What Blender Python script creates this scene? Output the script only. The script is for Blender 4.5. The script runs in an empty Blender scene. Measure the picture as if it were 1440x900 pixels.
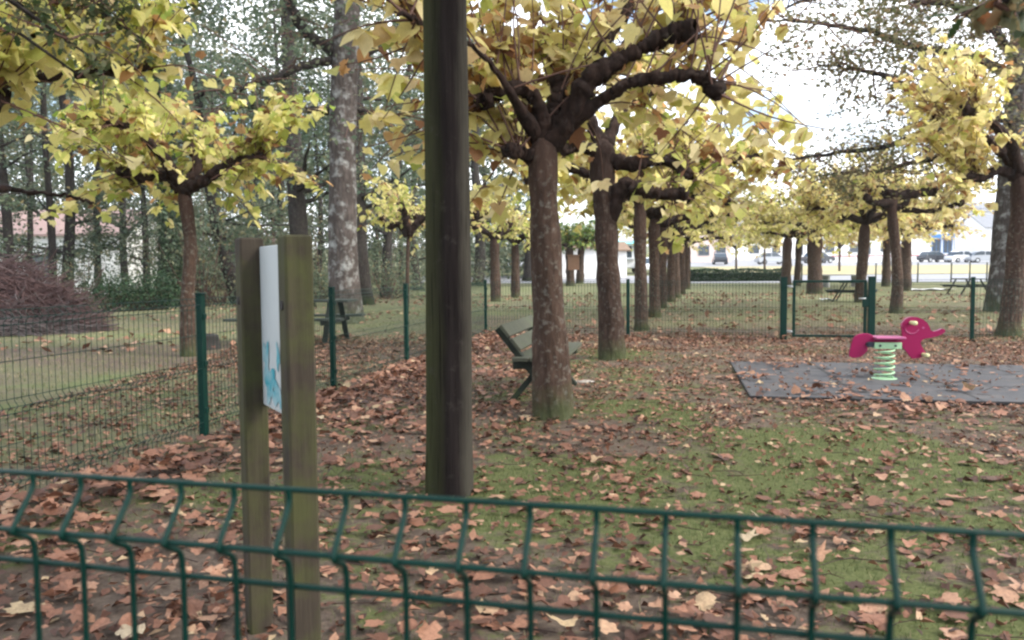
import bpy, math, random
import numpy as np
from mathutils import Matrix, Vector

sc = bpy.context.scene
COL = sc.collection
PI = math.pi
RAD = math.radians
U = np.array([0.0, 0.0, 1.0])

# ------------------------------------------------------------------ camera
CAMH, FPX = 1.205, 1130.0
PITCH, ROLL = RAD(3.39), RAD(-0.45)
CM = Matrix.Translation((0, 0, CAMH)) @ Matrix.Rotation(PI / 2 - PITCH, 4, 'X') @ Matrix.Rotation(ROLL, 4, 'Z')


def at(px, py, Y):
    """point of the place that lies at distance Y along the view axis of the plan (photo 1440x900)"""
    d = CM.to_3x3() @ Vector(((px - 720) / FPX, -(py - 450) / FPX, -1.0))
    k = Y / d.y
    return np.array([d.x * k, Y, CAMH + d.z * k])


def hz(x, y):
    t = np.maximum(0, np.asarray(y, float) - 42)
    return 0.035 * (np.sqrt(t * t + 36) - 6)


def gx(px, Y):
    """x on the ground at plan distance Y under image column px"""
    p = at(px, 400, Y)
    return float(p[0])


def ground(px, py):
    d = CM.to_3x3() @ Vector(((px - 720) / FPX, -(py - 450) / FPX, -1.0))
    k = CAMH / -d.z
    return np.array([d.x * k, d.y * k, 0.0])


# ------------------------------------------------------------------ object helpers
def tag(o, label=None, cat=None, group=None, kind=None):
    if label: o['label'] = label
    if cat: o['category'] = cat
    if group: o['group'] = group
    if kind: o['kind'] = kind
    return o


def empty(name, loc, label, cat, group=None, rz=0.0):
    o = bpy.data.objects.new(name, None)
    o.location = [float(v) for v in loc]
    o.rotation_euler = (0, 0, rz)
    o.empty_display_size = 0.2
    COL.objects.link(o)
    return tag(o, label, cat, group)


KIDS = {}


def copy_tree(o, parent=None):
    c = o.copy()
    COL.objects.link(c)
    if parent is not None:
        c.parent = parent
        KIDS.setdefault(parent.name, []).append(c)
    for ch in list(KIDS.get(o.name, [])):
        copy_tree(ch, c)
    return c


class MB:
    def __init__(self):
        self.v, self.f, self.m, self.t, self.n, self.s = [], [], [], [], 0, []

    def add(self, verts, faces, mat=0, tint=0.0, smooth=False):
        verts = np.asarray(verts, float).reshape(-1, 3)
        self.v.append(verts)
        self.t.append(np.broadcast_to(np.asarray(tint, float), (len(verts),)).copy())
        if isinstance(faces, np.ndarray):
            self.f.append((faces.shape[1], (faces + self.n).ravel(), mat, smooth))
        else:
            for fc in faces:
                self.f.append((len(fc), np.asarray(fc) + self.n, mat, smooth))
        self.n += len(verts)

    def box(self, c, size, rot=None, mat=0, bevel=0.0, tint=0.0):
        sx, sy, sz = [s / 2 for s in size]
        if bevel > 0:
            b = min(bevel, sx * .9, sy * .9, sz * .9)
            ring = lambda z, i: [(sx - i, sy - b, z), (sx - b, sy - i, z), (-sx + b, sy - i, z), (-sx + i, sy - b, z),
                                 (-sx + i, -sy + b, z), (-sx + b, -sy + i, z), (sx - b, -sy + i, z), (sx - i, -sy + b, z)]
            v = np.array(ring(-sz, b) + ring(-sz + b, 0) + ring(sz - b, 0) + ring(sz, b))
            v[:8, :2] *= 1; f = []
            for k in range(3):
                for j in range(8):
                    a, bb = k * 8 + j, k * 8 + (j + 1) % 8
                    f.append((a, bb, bb + 8, a + 8))
            f.append(tuple(range(7, -1, -1))); f.append(tuple(range(24, 32)))
        else:
            v = np.array([(x, y, z) for z in (-sz, sz) for x, y in ((-sx, -sy), (sx, -sy), (sx, sy), (-sx, sy))])
            f = [(3, 2, 1, 0), (4, 5, 6, 7), (0, 1, 5, 4), (1, 2, 6, 5), (2, 3, 7, 6), (3, 0, 4, 7)]
        if rot is not None:
            v = v @ np.array(rot).T
        self.add(v + np.asarray(c, float), f, mat, tint)

    def bar(self, a, b, w, h, mat=0, bevel=0.004, up=U):
        """rectangular timber from a to b; w across, h along 'up'"""
        a, b = np.asarray(a, float), np.asarray(b, float)
        d = b - a; L = np.linalg.norm(d); d = d / L
        x = np.cross(d, up); x /= np.linalg.norm(x)
        z = np.cross(x, d)
        self.box((a + b) / 2, (w, L, h), rot=np.stack([x, d, z], 1), mat=mat, bevel=bevel)

    def tube(self, path, radii, sides=8, amp=0.0, seed=0, mat=0, caps=True, freq=3.0, smooth=True):
        P = np.asarray(path, float); n = len(P)
        R = np.broadcast_to(np.asarray(radii, float), (n,))
        T = np.gradient(P, axis=0); T /= np.linalg.norm(T, axis=1)[:, None] + 1e-12
        x = np.cross(T[0], [0.3, 1, 0.1]) if abs(T[0][1]) < .9 else np.cross(T[0], [1, 0, 0.1])
        x /= np.linalg.norm(x)
        rs = np.random.RandomState(seed); ph = rs.rand(6) * 6.28
        th = np.arange(sides) / sides * 2 * PI
        V = np.zeros((n, sides, 3)); s = 0.0
        for i in range(n):
            if i:
                x = x - T[i] * np.dot(x, T[i]); x /= np.linalg.norm(x)
                s += np.linalg.norm(P[i] - P[i - 1])
            y = np.cross(T[i], x)
            r = R[i] * np.ones(sides)
            if amp:
                r = r * (1 + amp * (0.5 * np.sin(2 * th + ph[0] + s * freq) + 0.4 * np.sin(3 * th + ph[1] - s * freq * 1.7)
                                    + 0.35 * np.sin(5 * th + ph[2] + s * freq * 2.3) + 0.4 * np.sin(s * freq * 3.1 + ph[3])
                                    + 0.25 * rs.randn(sides)))
            V[i] = P[i] + r[:, None] * (np.cos(th)[:, None] * x + np.sin(th)[:, None] * y)
        i, j = np.meshgrid(np.arange(n - 1), np.arange(sides), indexing='ij')
        a = i * sides + j; b = i * sides + (j + 1) % sides
        F = np.stack([a, b, b + sides, a + sides], -1).reshape(-1, 4)
        base = self.n
        self.add(V.reshape(-1, 3), F, mat, 0.0, smooth)
        if caps:
            self.f.append((sides, base + np.arange(sides)[::-1], mat, False))
            self.f.append((sides, base + (n - 1) * sides + np.arange(sides), mat, False))

    def prism(self, outline, thick, M=None, mat=0, bevel=0.0):
        """outline in local x,z; thick along y; optional eased edge"""
        o = np.asarray(outline, float); n = len(o)
        c = o.mean(0); t = thick / 2
        d = c - o; d /= np.linalg.norm(d, axis=1)[:, None] + 1e-9
        inn = o + d * bevel
        rows = [(inn, -t), (o, -t + bevel), (o, t - bevel), (inn, t)] if bevel else [(o, -t), (o, t)]
        V = np.concatenate([np.stack([r[:, 0], np.full(n, y), r[:, 1]], 1) for r, y in rows])
        f = []
        for k in range(len(rows) - 1):
            for j in range(n):
                a, b = k * n + j, k * n + (j + 1) % n
                f.append((a, b, b + n, a + n))
        f.append(tuple(range(n - 1, -1, -1))); f.append(tuple(range((len(rows) - 1) * n, len(rows) * n)))
        if M is not None:
            V = V @ np.array(M)[:3, :3].T + np.array(M)[:3, 3]
        self.add(V, f, mat)

    def leaves(self, pos, axis, nrm, size, tint, tpl, mat=0, curl=None):
        pos, axis, nrm = (np.asarray(q, float) for q in (pos, axis, nrm))
        N = len(pos)
        if N == 0: return
        y = axis / (np.linalg.norm(axis, axis=1)[:, None] + 1e-9)
        x = np.cross(y, nrm); x /= np.linalg.norm(x, axis=1)[:, None] + 1e-9
        z = np.cross(x, y)
        tv, tf = tpl
        size = np.broadcast_to(np.asarray(size, float), (N,))
        cz = np.ones(N) if curl is None else curl
        k = len(tv)
        V = (pos[:, None] + size[:, None, None] * (tv[None, :, 0, None] * x[:, None] + tv[None, :, 1, None] * y[:, None]
                                                   + (tv[None, :, 2] * cz[:, None])[:, :, None] * z[:, None]))
        base = self.n
        self.v.append(V.reshape(-1, 3)); self.t.append(np.repeat(np.broadcast_to(tint, (N,)), k)); self.n += N * k
        off = base + np.arange(N) * k
        for fc in tf:
            F = off[:, None] + np.asarray(fc)[None, :]
            self.f.append((len(fc), F.ravel(), mat, True))

    def build(self, name, mats, parent=None, mesh_only=False):
        me = bpy.data.meshes.new(name)
        V = np.concatenate(self.v)
        me.vertices.add(len(V)); me.vertices.foreach_set('co', V.ravel())
        loops, tot, mi, sm = [], [], [], []
        for k, idx, m, s in self.f:
            c = len(idx) // k
            loops.append(idx); tot.append(np.full(c, k)); mi.append(np.full(c, m)); sm.append(np.full(c, s))
        loops = np.concatenate(loops); tot = np.concatenate(tot)
        me.loops.add(len(loops)); me.loops.foreach_set('vertex_index', loops.astype(np.int32))
        me.polygons.add(len(tot))
        me.polygons.foreach_set('loop_start', np.concatenate([[0], np.cumsum(tot)[:-1]]).astype(np.int32))
        me.polygons.foreach_set('loop_total', tot.astype(np.int32))
        me.polygons.foreach_set('material_index', np.concatenate(mi).astype(np.int32))
        me.polygons.foreach_set('use_smooth', np.concatenate(sm).astype(bool))
        t = np.concatenate(self.t)
        a = me.attributes.new('tint', 'FLOAT', 'POINT'); a.data.foreach_set('value', t)
        for m in (mats if isinstance(mats, (list, tuple)) else [mats]):
            me.materials.append(m)
        me.update(calc_edges=True); me.validate()
        if mesh_only: return me
        o = bpy.data.objects.new(name, me); COL.objects.link(o)
        if parent is not None:
            o.parent = parent
            KIDS.setdefault(parent.name, []).append(o)
        return o


def smooth_path(pts, n):
    P = np.asarray(pts, float)
    P = np.concatenate([[2 * P[0] - P[1]], P, [2 * P[-1] - P[-2]]])
    m = len(P) - 3; out = []
    for t in np.linspace(0, m - 1e-6, n):
        i = int(t); u = t - i
        a, b, c, d = P[i:i + 4]
        out.append(0.5 * ((2 * b) + (-a + c) * u + (2 * a - 5 * b + 4 * c - d) * u * u + (-a + 3 * b - 3 * c + d) * u ** 3))
    return np.array(out)


def interp(vals, n):
    return np.interp(np.linspace(0, 1, n), np.linspace(0, 1, len(vals)), vals)


# leaf shapes: stem at the origin, tip along +y, cupped in z
def half(outl, mid):
    R = [(x, y) for x, y in outl]
    v = [(0, y) for y in mid] + R + [(-x, y) for x, y in R]
    v = np.array([(x, y, 0.13 * abs(x) - 0.20 * y * y) for x, y in v])
    m, r = len(mid), len(R)
    f1 = [0] + [m + k for k in range(r)] + list(range(m - 1, 0, -1))
    f2 = list(range(0, m)) + [m + r + k for k in range(r - 1, -1, -1)]
    return v, [f1, f2]


LOBED = half([(.16, -.10), (.36, -.06), (.60, .18), (.40, .30), (.46, .48), (.50, .70), (.26, .62), (.14, .78)], [0, .4, 1.0])
HEART = half([(.16, -.12), (.36, -.08), (.50, .14), (.48, .36), (.34, .60), (.16, .82)], [0, .45, 1.0])
OVAL = half([(.22, .2), (.27, .5), (.16, .8)], [0, .5, 1.0])
KITE = (np.array([(0, 0, 0), (.34, .45, .06), (0, 1, -.12), (-.34, .45, .06)]), [[0, 1, 2, 3]])
CURL = half([(.16, -.10), (.42, .05), (.55, .25), (.36, .34), (.44, .6), (.2, .66)], [0, .4, .95])
CURL = (CURL[0] * [1, 1, -1] + np.array([(0, 0, .07 * math.sin(7 * a[0] + 5 * a[1])) for a in CURL[0]]), CURL[1])


def ragged(seed):
    rs = np.random.RandomState(seed); n = 20; th = np.linspace(0, 2 * PI, n, endpoint=False) + rs.randn(n) * .05
    lob = np.abs(np.cos(2.5 * (th - PI / 2))) ** .8
    rad = (.34 + .16 * lob) * (1 + .13 * rs.randn(n)); x, y = rad * np.cos(th) * 1.05, .45 + rad * np.sin(th)
    ph = rs.rand() * PI; u = x * math.cos(ph) + (y - .45) * math.sin(ph)
    z = .55 * u * u * rs.choice([-.6, 1]) + .022 * rs.randn(n) + .045 * np.sin(3 * th + rs.rand() * 6)
    v = np.concatenate([[(0, .42, rs.randn() * .03)], np.stack([x, y, z], 1)])
    return v, [[0, 1 + k, 1 + (k + 1) % n] for k in range(n)]


RAGS = [ragged(k) for k in range(5)]

# ------------------------------------------------------------------ materials
class NT:
    def __init__(self, name):
        self.mat = bpy.data.materials.new(name); self.mat.use_nodes = True
        self.t = self.mat.node_tree; self.t.nodes.clear()
        self.out = self.n('ShaderNodeOutputMaterial')

    def n(self, kind, **kw):
        nd = self.t.nodes.new(kind)
        for k, v in kw.items():
            if k in nd.inputs: nd.inputs[k].default_value = v
            else: setattr(nd, k, v)
        return nd

    def l(self, a, b): self.t.links.new(a, b)

    def coords(self, scale=(1, 1, 1)):
        tc = self.n('ShaderNodeTexCoord'); mp = self.n('ShaderNodeMapping'); mp.inputs['Scale'].default_value = scale
        self.l(tc.outputs['Object'], mp.inputs['Vector']); return mp.outputs['Vector']

    def noise(self, vec, scale, detail=5, rough=.6):
        nd = self.n('ShaderNodeTexNoise'); nd.inputs['Scale'].default_value = scale
        nd.inputs['Detail'].default_value = detail; nd.inputs['Roughness'].default_value = rough
        if vec is not None: self.l(vec, nd.inputs['Vector'])
        return nd.outputs['Fac']

    def ramp(self, fac, stops, interp='LINEAR'):
        r = self.n('ShaderNodeValToRGB'); e = r.color_ramp.elements; r.color_ramp.interpolation = interp
        while len(e) < len(stops): e.new(.5)
        for el, (p, c) in zip(e, stops):
            el.position = p; el.color = (*c, 1) if len(c) == 3 else c
        self.l(fac, r.inputs['Fac']); return r.outputs['Color']

    def mix(self, fac, a, b, mode='MIX'):
        m = self.n('ShaderNodeMix', data_type='RGBA', blend_type=mode)
        for s, v in ((m.inputs[0], fac), (m.inputs[6], a), (m.inputs[7], b)):
            if isinstance(v, (int, float)): s.default_value = v
            elif isinstance(v, tuple): s.default_value = (*v, 1)
            else: self.l(v, s)
        return m.outputs[2]

    def math(self, op, a, b=0.0, clamp=False):
        m = self.n('ShaderNodeMath', operation=op, use_clamp=clamp)
        for s, v in zip(m.inputs, (a, b)):
            if isinstance(v, (int, float)): s.default_value = v
            else: self.l(v, s)
        return m.outputs[0]

    def step(self, v, lo, hi):
        m = self.n('ShaderNodeMapRange', clamp=True)
        m.inputs['From Min'].default_value = lo; m.inputs['From Max'].default_value = hi
        self.l(v, m.inputs['Value']); return m.outputs[0]

    def attr(self, name):
        return self.n('ShaderNodeAttribute', attribute_name=name).outputs['Fac']

    def z(self, what='Object'):
        tc = self.n('ShaderNodeTexCoord'); s = self.n('ShaderNodeSeparateXYZ')
        self.l(tc.outputs[what], s.inputs[0]); return s.outputs

    def bump(self, h, strength=.4, dist=.02):
        b = self.n('ShaderNodeBump'); b.inputs['Strength'].default_value = strength; b.inputs['Distance'].default_value = dist
        self.l(h, b.inputs['Height']); return b.outputs['Normal']

    def done(self, col, rough=.8, nrm=None, spec=.3, metal=0.0, trans=0.0, coat=0.0):
        p = self.n('ShaderNodeBsdfPrincipled')
        if isinstance(col, tuple): p.inputs['Base Color'].default_value = (*col, 1)
        else: self.l(col, p.inputs['Base Color'])
        if isinstance(rough, (int, float)): p.inputs['Roughness'].default_value = rough
        else: self.l(rough, p.inputs['Roughness'])
        p.inputs['Specular IOR Level'].default_value = spec; p.inputs['Metallic'].default_value = metal
        p.inputs['Coat Weight'].default_value = coat
        if nrm is not None: self.l(nrm, p.inputs['Normal'])
        sh = p.outputs[0]
        if trans:
            tr = self.n('ShaderNodeBsdfTranslucent')
            if isinstance(col, tuple): tr.inputs['Color'].default_value = (*col, 1)
            else: self.l(col, tr.inputs['Color'])
            ms = self.n('ShaderNodeMixShader'); ms.inputs[0].default_value = trans
            self.l(sh, ms.inputs[1]); self.l(tr.outputs[0], ms.inputs[2]); sh = ms.outputs[0]
        self.l(sh, self.out.inputs['Surface'])
        return self.mat


def leaf_mat(name, stops, trans=.45, spot=(.25, .12, .05), spot_amt=.5, shift=.12, mott=.35):
    m = NT(name)
    rnd = m.n('ShaderNodeObjectInfo').outputs['Random']
    t = m.math('ADD', m.attr('tint'), m.math('MULTIPLY', m.math('SUBTRACT', rnd, .5), shift))
    c = m.ramp(t, stops)
    v = m.coords()
    s = m.step(m.noise(v, 9, 4, .7), .56, .72)
    c = m.mix(m.math('MULTIPLY', s, spot_amt), c, spot)
    c = m.mix(mott, c, m.mix(m.step(m.noise(v, 70, 4, .7), .3, .7), (.66, .62, .6), (1.18, 1.16, 1.12)), 'MULTIPLY')
    b = m.mix(m.noise(v, 2.2, 2), (.78, .78, .8), (1.12, 1.12, 1.05))
    c = m.mix(1.0, c, b, 'MULTIPLY')
    return m.done(c, .55, None, .25, trans=trans)


M = {}
M['leaf_yellow'] = leaf_mat('yellow_leaf', [(0, (.24, .34, .06)), (.25, (.50, .53, .14)), (.5, (.80, .72, .29)), (.72, (.83, .72, .42)), (.86, (.50, .28, .12)), (1, (.18, .085, .05))], .6, (.30, .15, .06), .3)
M['leaf_green'] = leaf_mat('green_leaf', [(0, (.05, .11, .03)), (.5, (.12, .20, .05)), (.8, (.30, .33, .07)), (1, (.40, .28, .08))], .35)
M['leaf_wood'] = leaf_mat('woodland_leaf', [(0, (.06, .10, .066)), (.5, (.125, .17, .11)), (.85, (.21, .22, .135)), (1, (.32, .26, .13))], .42, (.12, .09, .05), .4)
M['leaf_oak'] = leaf_mat('oak_leaf', [(0, (.05, .085, .03)), (.5, (.20, .19, .10)), (.8, (.30, .21, .11)), (1, (.30, .12, .05))], .4)
M['leaf_ivy'] = leaf_mat('ivy_leaf', [(0, (.015, .035, .015)), (1, (.04, .07, .03))], .15)
M['leaf_hedge'] = leaf_mat('hedge_leaf', [(0, (.014, .042, .02)), (1, (.04, .085, .036))], .2)
M['litter'] = leaf_mat('dead_leaf', [(0, (.06, .036, .03)), (.3, (.17, .082, .055)), (.6, (.32, .16, .105)), (.82, (.43, .26, .175)), (.95, (.48, .37, .23)), (1, (.46, .38, .27))], .12, (.10, .06, .04), .5, 0, 1.0)


def bark(name, c1, c2, lichen, lich_amt, moss_h=.5, scale=(6, 6, 2), top=None, lsc=20):
    m = NT(name); v = m.coords(scale)
    n1 = m.noise(v, 2.2, 8, .7); n2 = m.noise(m.coords(), lsc, 6, .6)
    vo = m.n('ShaderNodeTexVoronoi', feature='F1'); vo.inputs['Scale'].default_value = 3.2; m.l(v, vo.inputs['Vector'])
    c = m.mix(m.step(n1, .32, .68), c1, c2)
    c = m.mix(m.step(vo.outputs['Distance'], .15, .7), c, m.mix(.6, c, (.45, .42, .4), 'MULTIPLY'))
    if lich_amt:
        c = m.mix(m.math('MULTIPLY', m.step(n2, .58 - .1 * lich_amt, .70), lich_amt), c, lichen)
    if top:
        c = m.mix(m.math('MULTIPLY', m.step(m.math('ADD', m.z()[2], m.math('MULTIPLY', n1, 1.2)), 2.2, 3.3), .85), c, top)
    if moss_h:
        zz = m.math('ADD', m.z()[2], m.math('MULTIPLY', m.noise(m.coords(), 4, 4), -moss_h * 1.6))
        mm = m.step(zz, .0, -moss_h * .8)
        c = m.mix(m.math('MULTIPLY', mm, .7), c, (.055, .075, .03))
    h = m.math('ADD', n1, m.math('MULTIPLY', vo.outputs['Distance'], .6))
    return m.done(c, .92, m.bump(h, .9, .03), .15)


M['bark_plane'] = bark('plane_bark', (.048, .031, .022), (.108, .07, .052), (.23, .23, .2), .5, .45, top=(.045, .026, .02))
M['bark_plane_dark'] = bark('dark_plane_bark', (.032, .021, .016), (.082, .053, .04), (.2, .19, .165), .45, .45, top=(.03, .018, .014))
M['bark_limb'] = bark('limb_bark', (.013, .009, .008), (.052, .031, .024), (.2, .18, .15), .15, 0)
M['bark_dark'] = bark('dark_bark', (.022, .019, .018), (.055, .046, .042), (.10, .12, .08), .4, .5)
M['bark_mid'] = bark('brown_bark', (.055, .045, .04), (.13, .11, .095), (.2, .21, .17), .5, .5)
M['bark_grey'] = bark('grey_lichen_bark', (.055, .046, .041), (.125, .105, .095), (.36, .37, .35), .75, .8, (4, 4, 1.4), lsc=5)
M['twig'] = NT('twig').done((.11, .06, .045), .8)


def plain(name, col, rough=.7, var=.25, scale=3.0, bump=.15, spec=.3, metal=0.0, coat=0.0, stretch=(1, 1, 1), dirt=None, dirt_amt=.5):
    m = NT(name); v = m.coords(stretch)
    n = m.noise(v, scale, 6, .65)
    c = m.mix(n, tuple(x * (1 - var) for x in col), tuple(min(1, x * (1 + var)) for x in col))
    if dirt:
        c = m.mix(m.math('MULTIPLY', m.step(m.noise(v, scale * .7, 7, .7), .5, .68), dirt_amt), c, dirt)
    return m.done(c, rough, m.bump(m.noise(v, scale * 6, 5), bump, .01) if bump else None, spec, metal, coat=coat)


M['green_paint'] = plain('green_fence_paint', (.0015, .026, .019), .45, .25, 12, .1, .18, dirt=(.006, .026, .021), dirt_amt=.5)
M['steel'] = plain('galvanised_steel', (.55, .57, .58), .4, .15, 20, .1, .5, .7)
M['pole'] = None
m = NT('creosoted_pole'); v = m.coords((9, 9, .5)); n1 = m.noise(v, 2.4, 8, .7)
xyz = m.z(); side = m.math('ADD', xyz[0], m.math('MULTIPLY', m.noise(m.coords((3, 3, .8)), 2, 5), .12))
c = m.mix(m.step(n1, .3, .7), (.007, .006, .006), (.022, .018, .017))
c = m.mix(m.math('MULTIPLY', m.step(side, .06, -.05), .65), c, (.06, .066, .028))
c = m.mix(m.math('MULTIPLY', m.step(side, .125, .18), .6), c, (.075, .07, .055))  # paler right edge: sky light put into the colour
c = m.mix(m.math('MULTIPLY', m.step(m.noise(m.coords((60, 60, 1.1)), 1.5, 3, .5), .60, .68), .75), c, (.004, .003, .003))
c = m.mix(m.math('MULTIPLY', m.step(m.noise(m.coords(), 14, 6, .7), .58, .7), .35), c, (.06, .055, .048))
M['pole'] = m.done(c, .95, m.bump(n1, .7, .015), .02)
m = NT('weathered_post'); v = m.coords((14, 14, .9)); n1 = m.noise(v, 2, 8, .7); n2 = m.noise(m.coords(), 5, 6)
c = m.mix(m.step(n1, .3, .7), (.024, .019, .014), (.066, .053, .038))
c = m.mix(m.math('MULTIPLY', m.step(n2, .42, .62), .75), c, (.06, .066, .022))
M['post'] = m.done(c, .85, m.bump(n1, .5, .01), .2)
M['board'] = plain('sign_board', (.43, .46, .46), .45, .07, 4, .0, .4, dirt=(.40, .43, .41), dirt_amt=.6)
m = NT('turquoise_print'); v = m.coords()
M['print'] = m.done(m.mix(m.step(m.noise(v, 16, 5, .6), .35, .62), (.03, .27, .33), (.30, .42, .44)), .5, None, .3)
M['print_plain'] = plain('turquoise_print', (.02, .26, .32), .45, .35, 14, 0, .4)
M['bench'] = plain('mossy_bench_wood', (.07, .074, .055), .85, .3, 5, .3, .2, stretch=(1, 1, 1), dirt=(.075, .095, .045), dirt_amt=.6)
M['bench_dark'] = plain('dark_bench_wood', (.028, .034, .026), .85, .3, 6, .3, .2, dirt=(.05, .07, .03), dirt_amt=.6)
M['table'] = plain('stained_table_wood', (.025, .028, .024), .85, .3, 5, .2, .2)
M['table_top'] = plain('grey_table_planks', (.055, .063, .055), .85, .25, 5, .2, .12, dirt=(.035, .045, .03), dirt_amt=.5)
M['magenta'] = plain('magenta_panel', (.25, .0015, .062), .5, .1, 6, .03, .25, dirt=(.20, .01, .06), dirt_amt=.4)
M['pink'] = plain('pink_plastic', (.38, .09, .20), .4, .08, 8, 0, .4)
M['lime'] = plain('pale_green_steel', (.36, .60, .36), .4, .12, 10, .03, .45, dirt=(.36, .38, .24), dirt_amt=.4)
M['cream'] = plain('cream_plastic', (.62, .60, .32), .4, .1, 10, 0, .4)
M['navy'] = plain('dark_navy', (.03, .035, .05), .7, .2, 10, .1)
M['rubber'] = None
m = NT('rubber_tiles'); v = m.coords(); br = m.n('ShaderNodeTexBrick', offset=0.0); m.l(v, br.inputs['Vector'])
br.inputs['Scale'].default_value = 1; br.inputs['Brick Width'].default_value = 1.0; br.inputs['Row Height'].default_value = 1.0
br.inputs['Mortar Size'].default_value = .018; br.inputs['Color1'].default_value = (1, 1, 1, 1); br.inputs['Color2'].default_value = (.86, .86, .87, 1); br.inputs['Mortar'].default_value = (.42, .42, .42, 1)
c = m.mix(m.noise(v, 1.6, 7, .7), (.045, .045, .048), (.09, .09, .094))
c = m.mix(m.math('MULTIPLY', m.step(m.noise(v, 5, 8, .75), .5, .7), .5), c, (.15, .125, .10))
c = m.mix(1.0, c, br.outputs['Color'], 'MULTIPLY')
M['rubber'] = m.done(c, .8, m.bump(m.noise(v, 160, 3), .3, .005), .3)
M['stump'] = plain('stump_wood', (.03, .027, .025), .9, .4, 8, .6)
M['brush_red'] = plain('red_brown_twigs', (.085, .05, .047), .85, .35, 2.0, 0)
M['brush_grey'] = plain('grey_twigs', (.10, .082, .08), .85, .35, 2.0, 0)
M['wall'] = plain('white_render', (.84, .835, .82), .85, .05, .6, .05, .2, dirt=(.62, .60, .56), dirt_amt=.4)
M['wall_pink'] = plain('pale_pink_render', (.68, .55, .50), .85, .08, .6, .05, .2)
M['wall_cream'] = plain('cream_render', (.74, .70, .62), .85, .08, .6, .05, .2)
M['roof_pink'] = plain('faded_pink_tiles', (.33, .235, .215), .85, .2, 2.5, .3, .2, stretch=(.4, 3, 3))
M['roof_brown'] = plain('brown_roof_tiles', (.24, .17, .12), .85, .3, 2.5, .3, .2, stretch=(3, .4, 3))
M['roof_grey'] = plain('grey_roof', (.22, .23, .25), .8, .2, 2, .2)
M['blue'] = plain('blue_window_frames', (.06, .22, .52), .5, .1, 4, 0)
M['glass'] = NT('window_glass').done((.05, .07, .09), .08, None, .6)
M['shutter'] = plain('grey_shutter', (.16, .18, .20), .6, .15, 4, 0)
M['red'] = plain('red_trim', (.50, .05, .06), .6, .1, 4, 0)
M['concrete'] = plain('pale_concrete', (.42, .42, .41), .9, .15, 2, .2)
M['stone'] = plain('pale_stone', (.36, .33, .29), .9, .3, 9, .4)
M['paper'] = plain('white_paper', (.75, .76, .76), .8, .08, 6, .1)
M['turq'] = plain('turquoise_canvas', (.22, .62, .62), .7, .1, 2, 0)
M['tyre'] = NT('tyre').done((.02, .02, .022), .8)
M['car_white'] = NT('white_car_paint').done((.78, .79, .80), .25, None, .5, coat=.5)
M['car_dark'] = NT('dark_car_paint').done((.02, .024, .032), .25, None, .5, coat=.5)
M['car_grey'] = NT('silver_car_paint').done((.42, .44, .47), .3, None, .5, .3, coat=.5)
M['asphalt'] = plain('worn_asphalt', (.27, .275, .29), .9, .12, 1.2, .2)
M['wood_box'] = plain('brown_board', (.16, .09, .055), .85, .25, 5, .2)

# ground: moss, trodden earth and dry grass, laid out by vertex masks and broken by noise
m = NT('ground'); v = m.coords()
g1 = m.noise(v, .9, 8, .7); g2 = m.noise(v, 6, 8, .75); g3 = m.noise(v, 40, 4, .7)
earth = m.mix(m.step(g2, .3, .7), (.055, .041, .032), (.145, .112, .086))
earth = m.mix(m.math('MULTIPLY', m.step(g3, .45, .7), .5), earth, (.20, .15, .115))
moss = m.mix(m.step(g3, .3, .7), (.055, .072, .022), (.135, .145, .06))
dry = m.mix(m.step(g2, .3, .7), (.115, .118, .06), (.21, .20, .115))
dry = m.mix(m.math('MULTIPLY', m.step(g1, .42, .62), .6), dry, (.105, .14, .05))
f = m.math('ADD', m.attr('moss'), m.math('MULTIPLY', m.math('SUBTRACT', g2, .5), 2.6))
c = m.mix(m.step(f, .38, .72), earth, moss)
c = m.mix(m.step(m.math('ADD', m.attr('dry'), m.math('MULTIPLY', m.math('SUBTRACT', g1, .5), .9)), .35, .75), c, dry)
M['ground'] = m.done(c, .95, m.bump(m.math('ADD', g2, m.math('MULTIPLY', g3, .4)), .8, .03), .12)
m = NT('dry_bank'); v = m.coords()
c = m.mix(m.noise(v, .35, 7, .7), (.28, .25, .13), (.46, .40, .25))
M['bank'] = m.done(c, .95, None, .1)
m = NT('grass_blade')
c = m.ramp(m.attr('tint'), [(0, (.035, .06, .018)), (.5, (.11, .135, .05)), (.8, (.20, .195, .095)), (1, (.34, .28, .17))])
M['grass'] = m.done(c, .7, None, .2, trans=.3)

# ------------------------------------------------------------------ plan of the place
FL = [(-3.22, 1.25), (-2.76, 3.58), (-2.30, 5.93), (-1.85, 8.25), (-1.40, 10.6), (-.95, 12.95), (-.50, 15.28)]   # posts of the side fence
FE, FG1, FG2, FR = (2.12, 14.66), (4.72, 13.95), (6.10, 13.62), (7.62, 13.28)
FR2 = (10.05, 12.7)
MAT_O = np.array([2.22, 7.47]); MAT_A = np.array([.247, .969]); MAT_B = np.array([.969, -.200]) / np.linalg.norm([.969, -.2]); MAT_L, MAT_W = 3.0, 5.0


def vnoise(x, y, s, seed):
    """smooth value noise on the plan"""
    rs = np.random.RandomState(seed); G = rs.rand(64, 64)
    X = np.asarray(x) / s + 1000; Y = np.asarray(y) / s + 1000
    i, j = np.floor(X).astype(int), np.floor(Y).astype(int); u, w = X - i, Y - j
    u, w = u * u * (3 - 2 * u), w * w * (3 - 2 * w)
    g = lambda a, b: G[a % 64, b % 64]
    return (g(i, j) * (1 - u) + g(i + 1, j) * u) * (1 - w) + (g(i, j + 1) * (1 - u) + g(i + 1, j + 1) * u) * w


def side_d(x, y):      # signed distance to the right of the side fence
    a = np.array(FL[0]); d = np.array(FL[-1]) - a; d = d / np.linalg.norm(d)
    return (np.asarray(x) - a[0]) * d[1] - (np.asarray(y) - a[1]) * d[0]


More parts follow.
